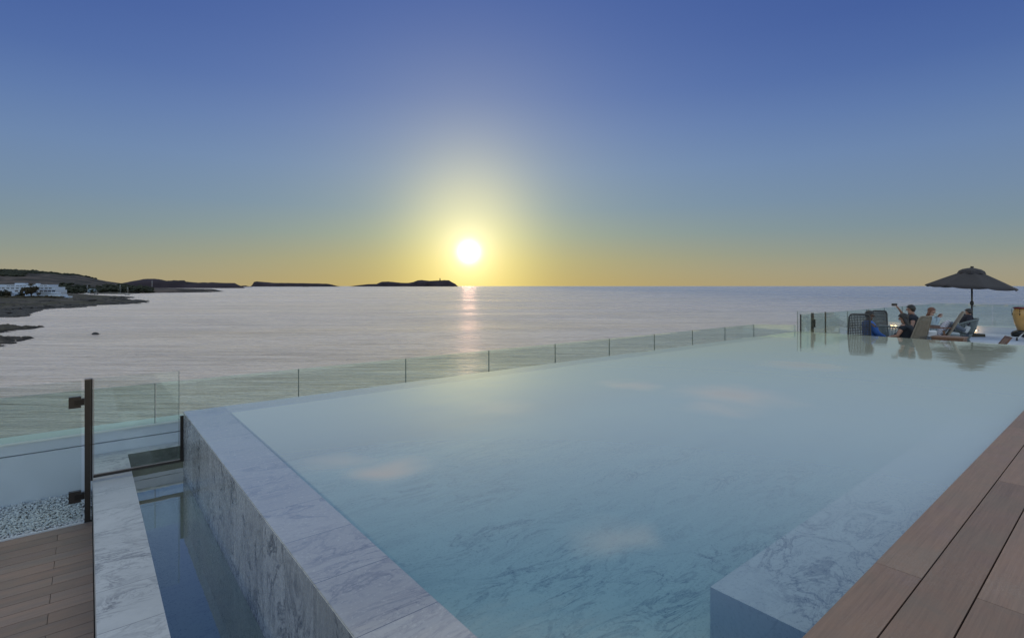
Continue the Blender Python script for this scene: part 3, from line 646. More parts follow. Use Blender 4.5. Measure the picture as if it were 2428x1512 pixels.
yacht(228, 698.4, 6, 8, M['hull_dark'], 'small low dark boat between the two white yachts', .8)
m = MB(); m.lathe([(.45,0),(.35,20),(.15,27)], 8); tag(m.build('radio_mast', M['hull'], loc=((360.5-CX)/F*1350, 1350, 3)), 'thin pale mast rising on the low spit before the second hill', 'mast')
# ---- wake lines on the open sea at right
for k, (pa, pb, wd) in enumerate((((1850,710.3),(3100,722.5),.9), ((2060,706.6),(3100,711.5),1.2))):
    A = G(*pa); B = G(*pb); V = []; Fc = []; n = 160; m = MB()
    for i in range(n+1):
        t = i/n; x = A[0]+(B[0]-A[0])*t; y = A[1]+(B[1]-A[1])*t+3*math.sin(t*23); w = wd*(.35+.9*abs(math.sin(i*1.7)*math.cos(i*.41)))
        V += [(x, y-w, .03), (x, y+w, .03)]
        if i and random.random() < .86: j = 2*i; Fc.append((j-2, j, j+1, j-1))
    me = bpy.data.meshes.new('wake'); me.from_pydata(V, [], Fc); tag(mesh_obj('boat_wake', me, M['foam']), kind='structure')
# ================================================================ POOL AND TERRACES
O = P(0, 0, 0)                              # local origin below the eye, axes a (long side), b, z
def L3(name, mb, mat, parent=None, bevel=0):
    """a mesh given in pool coordinates"""
    if parent is not None: return mb.build(name, mat, parent, bevel=bevel)
    return mb.build(name, mat, loc=O, rz=TH, bevel=bevel)
A0, A1, B0, B1 = .734, 15.23, .742, 6.08    # outer faces of the pool
AI, BI = 1.08, 5.74; ZW = -1.25; ZF = -1.85
pool = empty('infinity_pool', O, TH); tag(pool, 'large marble infinity pool filled to the brim, overlooking the sea', 'pool')
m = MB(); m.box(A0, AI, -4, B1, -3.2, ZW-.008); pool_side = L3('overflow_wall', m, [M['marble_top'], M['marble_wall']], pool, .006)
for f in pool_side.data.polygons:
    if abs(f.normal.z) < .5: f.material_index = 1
m = MB(); m.box(AI+.001, A1, BI, B1-.002, -3.2, ZW-.009); L3('infinity_edge', m, M['marble_far'], pool, .005)
m = MB(); m.box(A1-.30, A1+.001, -4, BI-.002, -3.2, ZW-.010); L3('far_wall', m, M['marble_top'], pool, .005)
m = MB(); m.box(AI+.001, A1-.301, -4, BI-.001, -3.2, ZF); L3('floor', m, M['marble_floor'], pool)
m = MB(); m.box(2.404, 8.0, -.2, 1.375, ZF+.002, -1.50); L3('bench', m, M['marble_bench'], pool, .008)
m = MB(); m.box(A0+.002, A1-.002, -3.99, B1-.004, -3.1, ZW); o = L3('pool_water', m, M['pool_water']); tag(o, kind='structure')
# right deck: boards along the long side
def deck(name, a0, a1, b0, b1, z, wd, gap, mat, joints, th=.028, along=0):
    m = MB(); nb = int((b1-b0)/wd)+1
    for i in range(nb):
        hi = b1-i*wd; lo = hi-wd+gap
        cuts = joints(i); cuts = [a0]+[c for c in cuts if a0 < c < a1]+[a1]
        for c0, c1 in zip(cuts[:-1], cuts[1:]): m.box(c0+.0015, c1-.0015, lo, hi, z-th, z)
    return L3(name, m, mat, None, .0022)
def jr(i): return [-1.0+3.45*k+(2.65-2.45 if i % 2 == 0 else 1.9) for k in range(7)]
m = MB(); m.box(-4, A1, -9, .70, -3.3, -1.27); tag(L3('deck_base', m, M['black']), kind='structure')
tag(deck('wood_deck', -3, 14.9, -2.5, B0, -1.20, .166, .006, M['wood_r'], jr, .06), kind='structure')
# catch basin
ZL = -1.76
basin = empty('catch_basin', O, TH); tag(basin, 'narrow marble overflow trough filled with water, left of the pool wall', 'basin')
m = MB(); m.box(.033, .32, -3, 6.95, -2.9, ZL); L3('ledge', m, M['marble_ledge'], basin, .005)
m = MB(); m.box(.321, 14.6, 6.75, 6.951, -2.9, ZL-.001); o = L3('far_ledge', m, [M['marble_ledge'], M['moss']], basin, .004)
for f in o.data.polygons:
    if f.normal.y < -.5: f.material_index = 1
m = MB(); m.box(.321, .733, -3, 6.749, -2.9, -2.35); m.box(.734, 14.6, 6.081, 6.749, -2.9, -2.36); L3('floor', m, M['trough'], basin)
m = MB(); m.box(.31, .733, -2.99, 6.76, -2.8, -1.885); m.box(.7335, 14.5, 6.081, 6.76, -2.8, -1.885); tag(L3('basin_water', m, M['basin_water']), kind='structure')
# white parapet with glass
ZP = -1.522; BP = 6.955
pw = empty('parapet_wall', P(0, BP, 0), TH); tag(pw, 'low white rendered parapet wall behind the overflow trough and pebbles', 'wall')
m = MB(); m.box(-8, 14.62, 0, .29, -3.2, -1.655); m.box(-8, 14.62, .006, .29, -1.645, ZP-.02); m.build('wall', M['white'], pw)
m = MB(); m.box(-8, 14.64, -.002, .30, ZP-.02, ZP); m.build('coping', M['white_cap'], pw, bevel=.003)
gf = empty('glass_fence', P(0, BP, ZP), TH); tag(gf, 'long frameless glass balustrade of many panels along the sea side of the pool', 'glass fence')
ZG = -1.078
edges = [-8.68+.576+1.543*k-.0 for k in range(-0, 16)]
edges = [.576+1.543*k for k in range(-6, 10)]
for k in range(len(edges)-1):
    a0, a1 = edges[k]+.006, edges[k+1]-.006
    if k == len(edges)-2: a1 = 14.50
    m = MB(); m.box(a0, a1, .012, .024, .001, ZG-ZP); g = m.build('glass_panel', M['glass'], gf)
    m = MB(); m.box(a1+.0005, a1+.0075, .010, .026, .001, ZG-ZP); m.build('edge_seal', M['glass_edge'], g)
m = MB(); v = AB(*P(15.2, 6.13)[:2]); dx = 15.2-14.51; dy = (6.13-BP)-.018; ang = math.atan2(dy, dx); ln = math.hypot(dx, dy)
Mx = Matrix.Translation((14.51, .018, 0)) @ Matrix.Rotation(ang, 4, 'Z'); m.box(0, ln, -.006, .006, .001, ZG-ZP, Mx); m.build('glass_panel', M['glass'], gf)
# left deck and pebbles
ZD = -2.11
def jl(i): return [-.30-2.4*k+(0 if i % 2 == 0 else 1.2*0) for k in range(1, 5)]+([-.20] if i % 2 else [])
m = MB(); m.box(-6, .03, -3, 6.0, -2.7, ZD-.03); tag(L3('deck_base', m, M['black']), kind='structure')
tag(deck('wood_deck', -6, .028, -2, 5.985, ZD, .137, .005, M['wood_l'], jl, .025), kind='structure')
m = MB(); m.box(-6, -.03, 5.99, 6.005, ZD-.06, ZD+.012); tag(L3('deck_trim', m, M['alu']), 'thin pale metal edge strip between the left wood deck and the pebbles', 'edge strip')
m = MB(); m.box(-6, .03, 6.006, BP, -2.9, ZD-.035); tag(L3('gravel_bed', m, M['gravelbed']), kind='structure')
def pebbles(n):
    base = bmesh.new(); bmesh.ops.create_icosphere(base, subdivisions=1, radius=1); bv = np.array([v.co[:] for v in base.verts]); bf = np.array([[v.index for v in f.verts] for f in base.faces]); base.free()
    V = np.zeros((n, len(bv), 3)); th = rng.rand(n)*6.28; s = rng.uniform(.006, .0125, n)
    q = bv[None]*(1+(rng.rand(n, len(bv), 1)-.5)*.3)*np.stack([s*1.1, s, s*.75], -1)[:, None]
    c, sn = np.cos(th)[:, None], np.sin(th)[:, None]; V[..., 0] = q[..., 0]*c-q[..., 1]*sn; V[..., 1] = q[..., 0]*sn+q[..., 1]*c; V[..., 2] = q[..., 2]
    V[..., 0] += rng.uniform(-2.6, .02, n)[:, None]; V[..., 1] += rng.uniform(6.015, BP-.01, n)[:, None]; V[..., 2] += (ZD-.028+rng.rand(n)*.028)[:, None]
    Fc = bf[None]+(np.arange(n)*len(bv))[:, None, None]
    me = bpy.data.meshes.new('pebbles'); me.from_pydata(V.reshape(-1, 3).tolist(), [], Fc.reshape(-1, 3).tolist()); return me
o = mesh_obj('pebbles', pebbles(13000), M['pebble'], None, O, TH); tag(o, kind='stuff', label='bed of loose white pebbles between the deck and the parapet', cat='pebbles')
# gate: post, hinges, leaf, fixed framed pane
gt = empty('glass_gate', P(0, 6.03, ZD), TH); tag(gt, 'brown metal gate post with hinged clear glass leaf beside the marble ledge', 'gate')
Z0 = -.836-ZD
m = MB(); m.box(-.026, .016, -.03, .03, 0, Z0-.004); m.build('post', M['bronze'], gt, bevel=.002)
m = MB(); m.box(.0165, .031, -.028, .028, 0.36, Z0); m.build('channel', M['bronze_dark'], gt, bevel=.001)
m = MB(); m.box(-.027, .0165, -.031, .031, Z0-.0038, Z0+.003); m.build('post_cap', M['bronze_edge'], gt)
for zc in (-1.035-ZD, -1.875-ZD):
    m = MB(); m.box(-.135, -.05, -.018, .022, zc-.05, zc+.05); h = m.build('hinge', M['bronze'], gt, bevel=.002)
    m = MB(); m.box(-.095, -.0265, -.026, -.0185, zc-.022, zc+.022); m.box(-.049, -.0265, -.017, .017, zc-.03, zc+.03); m.build('hinge_arm', M['bronze_dark'], h)
m = MB(); m.box(-1.05, -.047, -.004, .006, .03, Z0-.01); m.build('glass_leaf', M['glass_clear'], gt)
gp = empty('glass_screen', P(.034, 6.03, ZL), TH); tag(gp, 'clear glass screen in a thin brown frame spanning the overflow trough', 'glass screen')
m = MB(); m.box(.006, .655, -.005, .005, .055, -.836-ZL); m.build('glass_pane', M['glass_clear'], gp)
m = MB(); m.box(.0, .672, -.014, .014, .028, .05); m.build('bottom_rail', M['bronze'], gp, bevel=.002)
m = MB(); m.box(.0, .668, -.0145, .006, .051, .056); m.box(.001, .006, -.0145, .006, .056, -.84-ZL); m.build('bead', M['bronze_edge'], gp)
m = MB(); m.box(.668, .695, -.016, .016, .03, .48); m.build('wall_channel', M['bronze_dark'], gp, bevel=.003)
m = MB(); m.box(.656, .660, -.005, .005, .055, -.836-ZL); m.build('glass_edge', M['glass_edge'], gp)
# far terrace
ZT = -1.94
m = MB(); m.box(A1+.002, 29.2, -14, 6.2, -2.6, ZT); tag(L3('terrace_floor', m, M['tile']), kind='structure')
m = MB(); m.box(-8, A1+20, -14, 6.05, -14.9, -3.4); m.box(-8, 14.6, 6.05, 7.2, -14.9, -3.25); tag(L3('building_base', m, M['white']), 'white building body carrying the pool and terraces above the sea', 'building')
fp = empty('terrace_parapet', P(28.7, 0, ZT), TH); tag(fp, 'low pale parapet wall at the far end of the lounge terrace', 'wall')
m = MB(); m.box(0, .3, -14, 6.1, .001, .265); m.build('wall', M['white'], fp)
m = MB(); m.box(-.01, .31, -14, 6.11, .2655, .285); m.build('coping', M['white_cap'], fp, bevel=.003)
ff = empty('glass_fence', P(28.7, 0, ZT+.285), TH); tag(ff, 'glass balustrade on the low parapet at the far end of the terrace, behind the parasol', 'glass fence')
for k in range(8):
    b1 = 5.95-k*2.0; m = MB(); m.box(.02, .032, b1-1.985, b1, .001, 1.66-.757); m.build('glass_panel', M['glass'], ff)
sf = empty('glass_fence', P(0, 5.95, ZT), TH); tag(sf, 'side glass balustrade of the lounge terrace, behind the seated people', 'glass fence')
ea = [15.95, 17.05, 19.0, 21.0, 23.0, 24.9, 26.8, 28.7]
# posts: slim seal, gate post, slim post, then panels
def ac(px): u = (px-CX)/F; Y = 5.95/(ca-sa*u); return Y*(ca*u+sa)
ea = [ac(1898), ac(1926), ac(1957), ac(2010), ac(2055), ac(2097), ac(2140), ac(2185), 28.68]
for a0, a1 in zip(ea[:-1], ea[1:]):
    m = MB(); m.box(a0+.02, a1-.015, -.006, .006, .03, ZT*-1-.78); m.build('glass_panel', M['glass'], sf)
m = MB(); m.box(ea[0]-.01, ea[0]+.012, -.02, .01, 0, 1.17); m.build('post', M['black'], sf)
m = MB(); m.box(ea[1]-.04, ea[1]+.04, -.03, .02, 0, 1.18); p_ = m.build('post', M['black'], sf)
m = MB(); m.box(ea[1]+.042, ea[1]+.10, -.05, .03, .78, 1.0); m.build('latch', M['black'], p_, bevel=.008)
m = MB(); m.box(ea[2]-.014, ea[2]+.014, -.02, .012, 0, 1.18); m.build('post', M['black'], sf)
for a in ea[3:7]: m = MB(); m.box(a-.008, a+.008, -.008, .008, .03, 1.155); m.build('edge_seal', M['glass_edge'], sf)
gs = empty('glass_screen', P(A1+.03, 5.3, ZT), TH); tag(gs, 'tall clear glass screen at the far left corner of the pool', 'glass screen')
m = MB(); m.box(0, .012, -.22, .82, .03, 1.245); m.build('glass_pane', M['glass_clear'], gs)
m = MB(); m.box(-.002, .014, .821, .828, .03, 1.245); m.build('glass_edge', M['glass_edge'], gs)
# wall lamps
for k, px in enumerate((2300.5, 2310.5)):
    u = (px-CX)/F; Y = 28.7/(ca*u+sa); b = Y*(ca-sa*u); t = empty('wall_lamp', P(28.69, b, -1.85), TH)
    tag(t, ('lit warm wall lamp, the left of two at the parasol foot', 'lit warm wall lamp, the right and wider of two at the parasol foot')[k], 'lamp', 'lit lamps on the terrace parapet')
    w = .05 if k == 0 else .08
    m = MB(); m.box(-.03, -.001, -w-.015, w+.015, -.035, .035); m.build('housing', M['alu'], t, bevel=.004)
    m = MB(); m.box(-.036, -.0305, -w, w, -.022, .022); m.build('lens', M['lamp'], t)
    ld = bpy.data.lights.new('lamp_glow', 'POINT'); ld.energy = 1.2; ld.color = (1,.6,.25); ld.shadow_soft_size = .05
    lo = bpy.data.objects.new('lamp_glow', ld); C.objects.link(lo); lo.parent = t; lo.location = (-.12, 0, 0)
# ================================================================ PARASOL
ux, uy = at(2304.5, 20.0)
par = empty('parasol', (ux, uy, CAMZ+ZT)); tag(par, 'large open dark taupe parasol on a black pole at the terrace end', 'parasol')
HP = 2.50
m = MB(); m.tube((0,0,.1), (0,0,HP-.05), .03, .028, 14); pole = m.build('pole', M['black'], par)
m = MB(); m.lathe([(.03,1.20),(.055,1.22),(.06,1.28),(.055,1.34),(.03,1.36)], 12); m.box(.05, .14, -.012, .012, 1.15, 1.17); m.build('crank', M['black'], pole)
m = MB(); m.box(-.20, .30, -.24, .24, .0, .11); m.build('base', M['black'], par, bevel=.03)
m = MB(); m.lathe([(.07,.11),(.07,.42),(.045,.45)], 12); m.build('sleeve', M['black'], par)
tilt = Euler((R(2.5), R(3.0), 0)).to_matrix().to_4x4()
def canopy():
    bm = bmesh.new(); n = 8; sub = 8; rows = 12; RR = 1.42; rings = []
    for i in range(rows+1):
        t = i/rows; ring = []
        for k in range(n*sub):
            q = 2*math.pi*(k/sub+.42)/n; f = (k % sub)/sub; tt = t*.86+.14
            poly = math.cos(math.pi/n)/math.cos((f-.5)*2*math.pi/n); r = RR*tt*(poly*.6+.4*1)*(1-.05*math.sin(math.pi*f)*tt)
            z = -.72*tt-.055*math.sin(math.pi*tt)*0+.05*tt*(1-tt)-.03*math.sin(math.pi*f)*math.sin(math.pi*t)-(.075*math.sin(math.pi*f) if i == rows else 0)
            ring.append(bm.verts.new((r*math.cos(q), r*math.sin(q), z)))
        rings.append(ring)
    for A, B in zip(rings[:-1], rings[1:]):
        for k in range(n*sub): bm.faces.new((A[k], B[k], B[(k+1) % (n*sub)], A[(k+1) % (n*sub)])).smooth = True
    return bm
mm = MB(); mm.bm.free(); mm.bm = canopy(); cn = mm.build('canopy', M['canopy'], par, flip=True); cn.location = (0,0,HP+.12); cn.rotation_euler = Euler((R(2.5), R(3.0), 0))
sm = cn.modifiers.new('thick', 'SOLIDIFY'); sm.thickness = .006
m = MB(); m.lathe([(.43,-.20),(.38,-.10),(.27,-.03),(.03,.03)], 8, caps=True, smooth=False); m.lathe([(.05,.03),(.05,.08)], 8); vt = m.build('vent', M['canopy'], cn)
for k in range(8):
    q = 2*math.pi*(k+.42)/8; c, s = math.cos(q), math.sin(q)
    m = MB(); m.tube((.05*c,.05*s,-.08), (1.40*c,1.40*s,-.725), .011, .009, 6); m.build('rib', M['black'], cn)
m = MB(); m.lathe([(.055,-.62),(.055,-.52)], 10); m.build('hub', M['black'], cn)
# ================================================================ CHAIRS
def lattice(bm_, w0, w1, h, nx, nz, wx, wz, curve, M_):
    """woven panel in x (width) and z (height), bowed in y"""
    def pt(s, t):
        w = (w0+(w1-w0)*t)/2; return Vector((s*w, -curve*(1-s*s), t*h))
    for i in range(nx+1):
        s = -1+2*i/nx; pts = [M_ @ (pt(s, t)+Vector((0, .004*(1 if j % 2 else -1), 0))) for j, t in enumerate(np.linspace(0, 1, 9))]; bm_.path(pts, wx, 4)
    for j in range(nz+1):
        t = j/nz; pts = [M_ @ (pt(s, t)+Vector((0, .004*(1 if k % 2 else -1), 0))) for k, s in enumerate(np.linspace(-1, 1, 9))]; bm_.path(pts, wz, 4)
def frame_path(w0, w1, h, curve, M_):
    pts = [(-w0/2,0,0)]
    for t in np.linspace(.2, .9, 5): w = w0+(w1-w0)*t; pts.append((-w/2,0,t*h))
    for s in np.linspace(-.86, .86, 7): pts.append((s*w1/2, -curve*(1-s*s)*1, h*(1.0 if abs(s) < .8 else .985)))
    for t in np.linspace(.9, .2, 5): w = w0+(w1-w0)*t; pts.append((w/2,0,t*h))
    pts.append((w0/2,0,0)); return [M_ @ Vector(p) for p in pts]
def wicker_chair(px, Y, rz, mat, lab, open_=True, lean=12, h=.82, w0=.66, w1=.50, group='high-backed wicker lounge chairs'):
    x, y = at(px, Y); x += .3*math.sin(rz); y -= .3*math.cos(rz); t = empty('wicker_chair', (x, y, CAMZ+ZT), rz); tag(t, lab, 'chair', group)   # faces -y local
    Mb = Matrix.Translation((0, .30, .36)) @ Matrix.Rotation(R(-lean), 4, 'X')
    m = MB()
    if open_: lattice(m, w0, w1, h, 13, 19, .0095, .0095, -.05, Mb)
    else: lattice(m, w0, w1, h, 20, 34, .010, .0125, -.05, Mb)
    m.build('backrest', mat, t)
    m = MB(); m.path(frame_path(w0+.02, w1+.03, h+.02, -.05, Mb), .019, 8); m.build('back_frame', mat, t)
    m = MB(); m.box(-w0/2, w0/2, -.32, .30, .33, .37); m.build('seat', mat, t, bevel=.012)
    m = MB(); m.box(-w0/2+.03, w0/2-.03, -.30, .27, .371, .45); m.build('seat_cushion', M['beige_cloth'], t, bevel=.03)
    for sx in (-1, 1):
        m = MB(); m.path([(sx*w0/2, .34, .62), (sx*(w0/2+.03), .05, .62), (sx*(w0/2+.02), -.28, .60), (sx*(w0/2), -.32, .37)], .016, 7); m.build('armrest', mat, t)
        for sy in (-.28, .27): m = MB(); m.tube((sx*(w0/2-.03), sy, .335), (sx*(w0/2-.01), sy*1.08, 0), .018, .013, 8); m.build('leg', M['black'], t)
    return t
def rope_chair(px, Y, rz, mat, lab, r=.38, hb=.80, group='round rope tub chairs'):
    x, y = at(px, Y); t = empty('rope_chair', (x, y, CAMZ+ZT), rz); tag(t, lab, 'chair', group)   # open side -y
    m = MB(); n = 46; rim = []
    for i in range(n):
        q = R(-215+ (250/(n-1))*i + 0) ; q = R(-35 + 250*i/(n-1)); c, s = math.cos(q), math.sin(q)
        k = max(0, math.sin(math.pi*i/(n-1)))**.6; top = .56+(hb-.56)*k; rr = r*(1.0+.22*k)
        m.path([(r*.78*c, r*.78*s, .34), (r*1.0*c, r*1.0*s, .48), (rr*c, rr*s, top)], .0115, 5); rim.append((rr*c, rr*s, top))
    m.build('backrest', mat, t)
    m = MB(); m.path(rim, .022, 8); m.build('rim', mat, t)
    m = MB(); m.lathe([(.02,.30),(r*.80,.31),(r*.82,.36),(r*.6,.37),(.02,.37)], 28, caps=False); m.build('seat', mat, t)
    m = MB(); m.lathe([(r*.35,.372),(r*.72,.378),(r*.74,.42),(r*.6,.455),(.02,.46)], 24); m.build('seat_cushion', M['rope_light'], t)
    m = MB()
    for i in range(40):
        q = 2*math.pi*i/40; c, s = math.cos(q), math.sin(q); m.path([(r*.78*c, r*.78*s, .33), (r*.55*c, r*.55*s, .17), (r*.72*c, r*.72*s, .01)], .010, 5)
    m.build('base', mat, t); return t
wicker_chair(2037, 13.65, R(155), M['wick_dark'], 'dark open-weave wicker chair seen from behind, with the blue-shirted person seated beside it', lean=4, h=.83, w0=.50, w1=.42)
wicker_chair(2084, 15.7, R(155), M['wick_dark'], 'empty dark open-weave wicker chair beyond the person in the blue shirt', lean=4, h=.82, w0=.42, w1=.34)
wicker_chair(2169, 13.0, R(184), M['wick_tan'], 'tan densely woven high-backed chair right of the long-haired person', open_=False, lean=21, h=.89, w0=.42, w1=.27)
rope_chair(2119, 14.9, R(120), M['rope_grey'], 'grey round rope chair left of the long-haired person', .30, .80)
rope_chair(2214, 16.4, R(90), M['rope_light'], 'pale rope tub chair under the person with auburn hair', .36, .78)
rope_chair(2279, 17.4, R(-120), M['rope_grey'], 'grey rope tub chair with flared back beside the parasol pole', .36, .86)
rope_chair(2205, 13.3, R(160), M['rope_grey'], 'low grey rope chair between the tan wicker chair and the wooden armchair', .30, .66)
def teak_chair(px, Y, rz, lab):
    x, y = at(px, Y); t = empty('wooden_armchair', (x, y, CAMZ+ZT), rz); tag(t, lab, 'chair')      # faces -y
    Mb = Matrix.Translation((0, .28, .56)) @ Matrix.Rotation(R(-27), 4, 'X')
    m = MB(); lattice(m, .52, .44, .80, 26, 44, .009, .0115, -.02, Mb); m.build('backrest', M['wick_tan'], t)
    m = MB(); m.path(frame_path(.56, .48, .82, -.02, Mb), .017, 8); m.build('back_frame', M['wick_tan'], t)
    for sx in (-1, 1):
        m = MB(); m.box(-.02, .02, 0, .045, 0, .90, Matrix.Translation((sx*.31, -.42, 0)) @ Matrix.Rotation(R(-12), 4, 'X')); m.build('leg', M['teak_light'], t, bevel=.006)
        m = MB(); m.box(-.02, .02, 0, .045, 0, .84, Matrix.Translation((sx*.31, .42, 0)) @ Matrix.Rotation(R(14), 4, 'X')); m.build('leg', M['teak'], t, bevel=.006)
        m = MB(); m.box(sx*.31-.032, sx*.31+.032, -.28, .40, .865, .895); m.build('armrest', M['teak'], t, bevel=.008)
    m = MB(); m.box(-.30, .30, -.30, .32, .50, .545); m.build('seat_frame', M['teak'], t, bevel=.006)
    m = MB(); m.box(-.27, .27, -.28, .26, .546, .62); m.build('seat_cushion', M['cushion'], t, bevel=.03)
    return t
tcx = teak_chair(2206, 13.5, R(-126), 'wooden-armed lounge chair with a steeply reclined woven back holding a zigzag cushion')
x, y = at(2238, 13.6)
bm = bmesh.new(); bmesh.ops.create_cube(bm, size=1); bmesh.ops.subdivide_edges(bm, edges=bm.edges[:], cuts=7, use_grid_fill=True)
for v in bm.verts:
    e = max(0, 1-abs(v.co.x*2)**3)*max(0, 1-abs(v.co.z*2)**3); v.co = Vector((v.co.x*.44, v.co.y*(.04+.13*e), v.co.z*.46))
for f in bm.faces: f.smooth = True
mm = MB(); mm.bm.free(); mm.bm = bm; o = mm.build('cushion', M['zigzag']); o.location = (x, y, CAMZ+ZT+.84); o.rotation_euler = Euler((R(-30), 0, R(-126))); tag(o, 'white and navy zigzag cushion leaning on the reclined woven chair back', 'cushion')
x, y = at(2205, 14.2); m = MB(); m.box(-.17, .17, -.05, .05, -.17, .17); o = m.build('cushion', M['cushion'], bevel=.04); o.location = (x, y, CAMZ+ZT+.55); o.rotation_euler = (R(20), 0, .3); tag(o, 'white cushion on the pale rope seat below the auburn-haired person', 'cushion')
# low teak table by the pool edge
x, y = at(2251, 12.5); t = empty('wooden_table', (x, y, CAMZ+ZT), TH-R(90)); tag(t, 'low brown wooden table at the pool edge before the reclined chair', 'table')
m = MB()
for k in range(5): m.box(-.31, .31, -.25+k*.1, -.155+k*.1, .70, .725)
m.build('tabletop', M['teak_light'], t, bevel=.003)
m = MB(); m.box(-.29, .29, -.235, -.21, .60, .698); m.box(-.29, .29, .205, .23, .60, .698); m.box(-.29, -.265, -.209, .204, .60, .698); m.box(.265, .29, -.209, .204, .60, .698); m.build('apron', M['teak'], t)
for sx in (-.275, .275):
    for sy in (-.22, .215): m = MB(); m.box(sx-.022, sx+.022, sy-.022, sy+.022, 0, .599); m.build('leg', M['teak'], t, bevel=.004)
# folding teak chair at right
x, y = at(2352, 12.3); t = empty('folding_chair', (x, y, CAMZ+ZT+.06), R(-120)); tag(t, 'brown wooden folding chair back leaning away at the right end of the pool', 'chair')
Mb = Matrix.Translation((0, .1, .38)) @ Matrix.Rotation(R(-32), 4, 'X')
for sx in (-.2, .2): m = MB(); m.box(sx-.02, sx+.02, -.015, .015, -.38, .36, Mb); m.build('back_post', M['teak'], t, bevel=.004)
m = MB()
for k in range(5): m.box(-.165+k*.068, -.105+k*.068, -.008, .008, -.02, .33, Mb)
m.build('backrest', M['teak_light'], t); m = MB(); m.box(-.21, .21, -.018, .018, .33, .37, Mb); m.build('top_rail', M['teak'], t, bevel=.004)
m = MB(); m.box(-.2, .2, -.36, .1, .36, .39); m.build('seat', M['teak'], t, bevel=.004)
for sx in (-.19, .19): m = MB(); m.tube((sx,.06,.36), (sx,-.33,0), .018, .016, 8); m.build('leg', M['teak'], t)
# conga drum and stand
x, y = at(2432, 18.5); t = empty('conga_drum', (x, y, CAMZ+ZT)); tag(t, 'amber yellow conga drum with a red rim standing on a thin stand', 'drum')
m = MB(); m.lathe([(.20,.34),(.215,.345),(.30,.62),(.345,.86),(.335,1.02),(.30,1.14)], 32); m.build('shell', M['drum'], t)
m = MB(); m.lathe([(.205,.325),(.225,.33),(.225,.36),(.21,.37)], 32, caps=False); m.build('foot_ring', M['black'], t)
m = MB(); m.lathe([(.302,1.13),(.335,1.14),(.34,1.17),(.30,1.185)], 32, caps=False); m.build('rim', M['drum_red'], t)
m = MB(); m.lathe([(.0,1.17),(.31,1.172)], 32, caps=False); m.build('drumhead', M['drum_skin'], t)
for k in range(6):
    q = k*math.pi/3+.35; c, s = math.cos(q), math.sin(q)
    m = MB(); m.box(.265, .29, -.03, .03, .97, 1.02, Matrix.Rotation(q, 4, 'Z')); m.prism([(0,0),(0,0),(0,0)], 0, 0) if False else None
    m.tube((c*.36, s*.36, 1.0), (c*.355, s*.355, 1.14), .008, .008, 6); m.tube((c*.35, s*.35, .97), (c*.352, s*.352, .89), .022, .006, 6); m.build('tuning_lug', M['black'], t)
for k in range(3):
    q = R(195+120*k); c, s = math.cos(q), math.sin(q)
    m = MB(); m.path([(0,0,.33), (c*.12,s*.12,.25), (c*.42,s*.42,.05)], .011, 8); lg = m.build('leg', M['alu'], t)
    m = MB(); m.ball((c*.44, s*.44, .035), .035); m.build('rubber_foot', M['black'], lg)
x, y = at(2440, 19.6); m = MB(); m.ball((0,0,.12), 1, (.62,.3,.16), 3, .04); m.ball((-.35,.05,.12), 1, (.3,.22,.17), 3, .05); m.ball((.3,-.05,.08), 1, (.4,.25,.12), 3, .05)
o = m.build('bag', M['black'], loc=(x+.35, y+.3, CAMZ+ZT-.03)); tag(o, 'soft black bag lying on the terrace behind the conga drum', 'bag')
x, y = at(2452, 19.0); t = empty('music_stand', (x, y, CAMZ+ZT)); tag(t, 'black stand rising just above the conga drum at the right edge', 'stand')
m = MB(); m.tube((0,0,.5), (0,0,1.45), .015, .015, 8); m.build('pole', M['black'], t); m = MB(); m.box(-.22, .14, -.02, .02, 1.38, 1.46); m.build('head', M['black'], t, bevel=.01)
m = MB(); [m.tube((0,0,.5), (.3*math.cos(q), .3*math.sin(q), .01), .012, .012, 6) for q in (.3, 2.4, 4.5)]; m.build('tripod', M['black'], t)
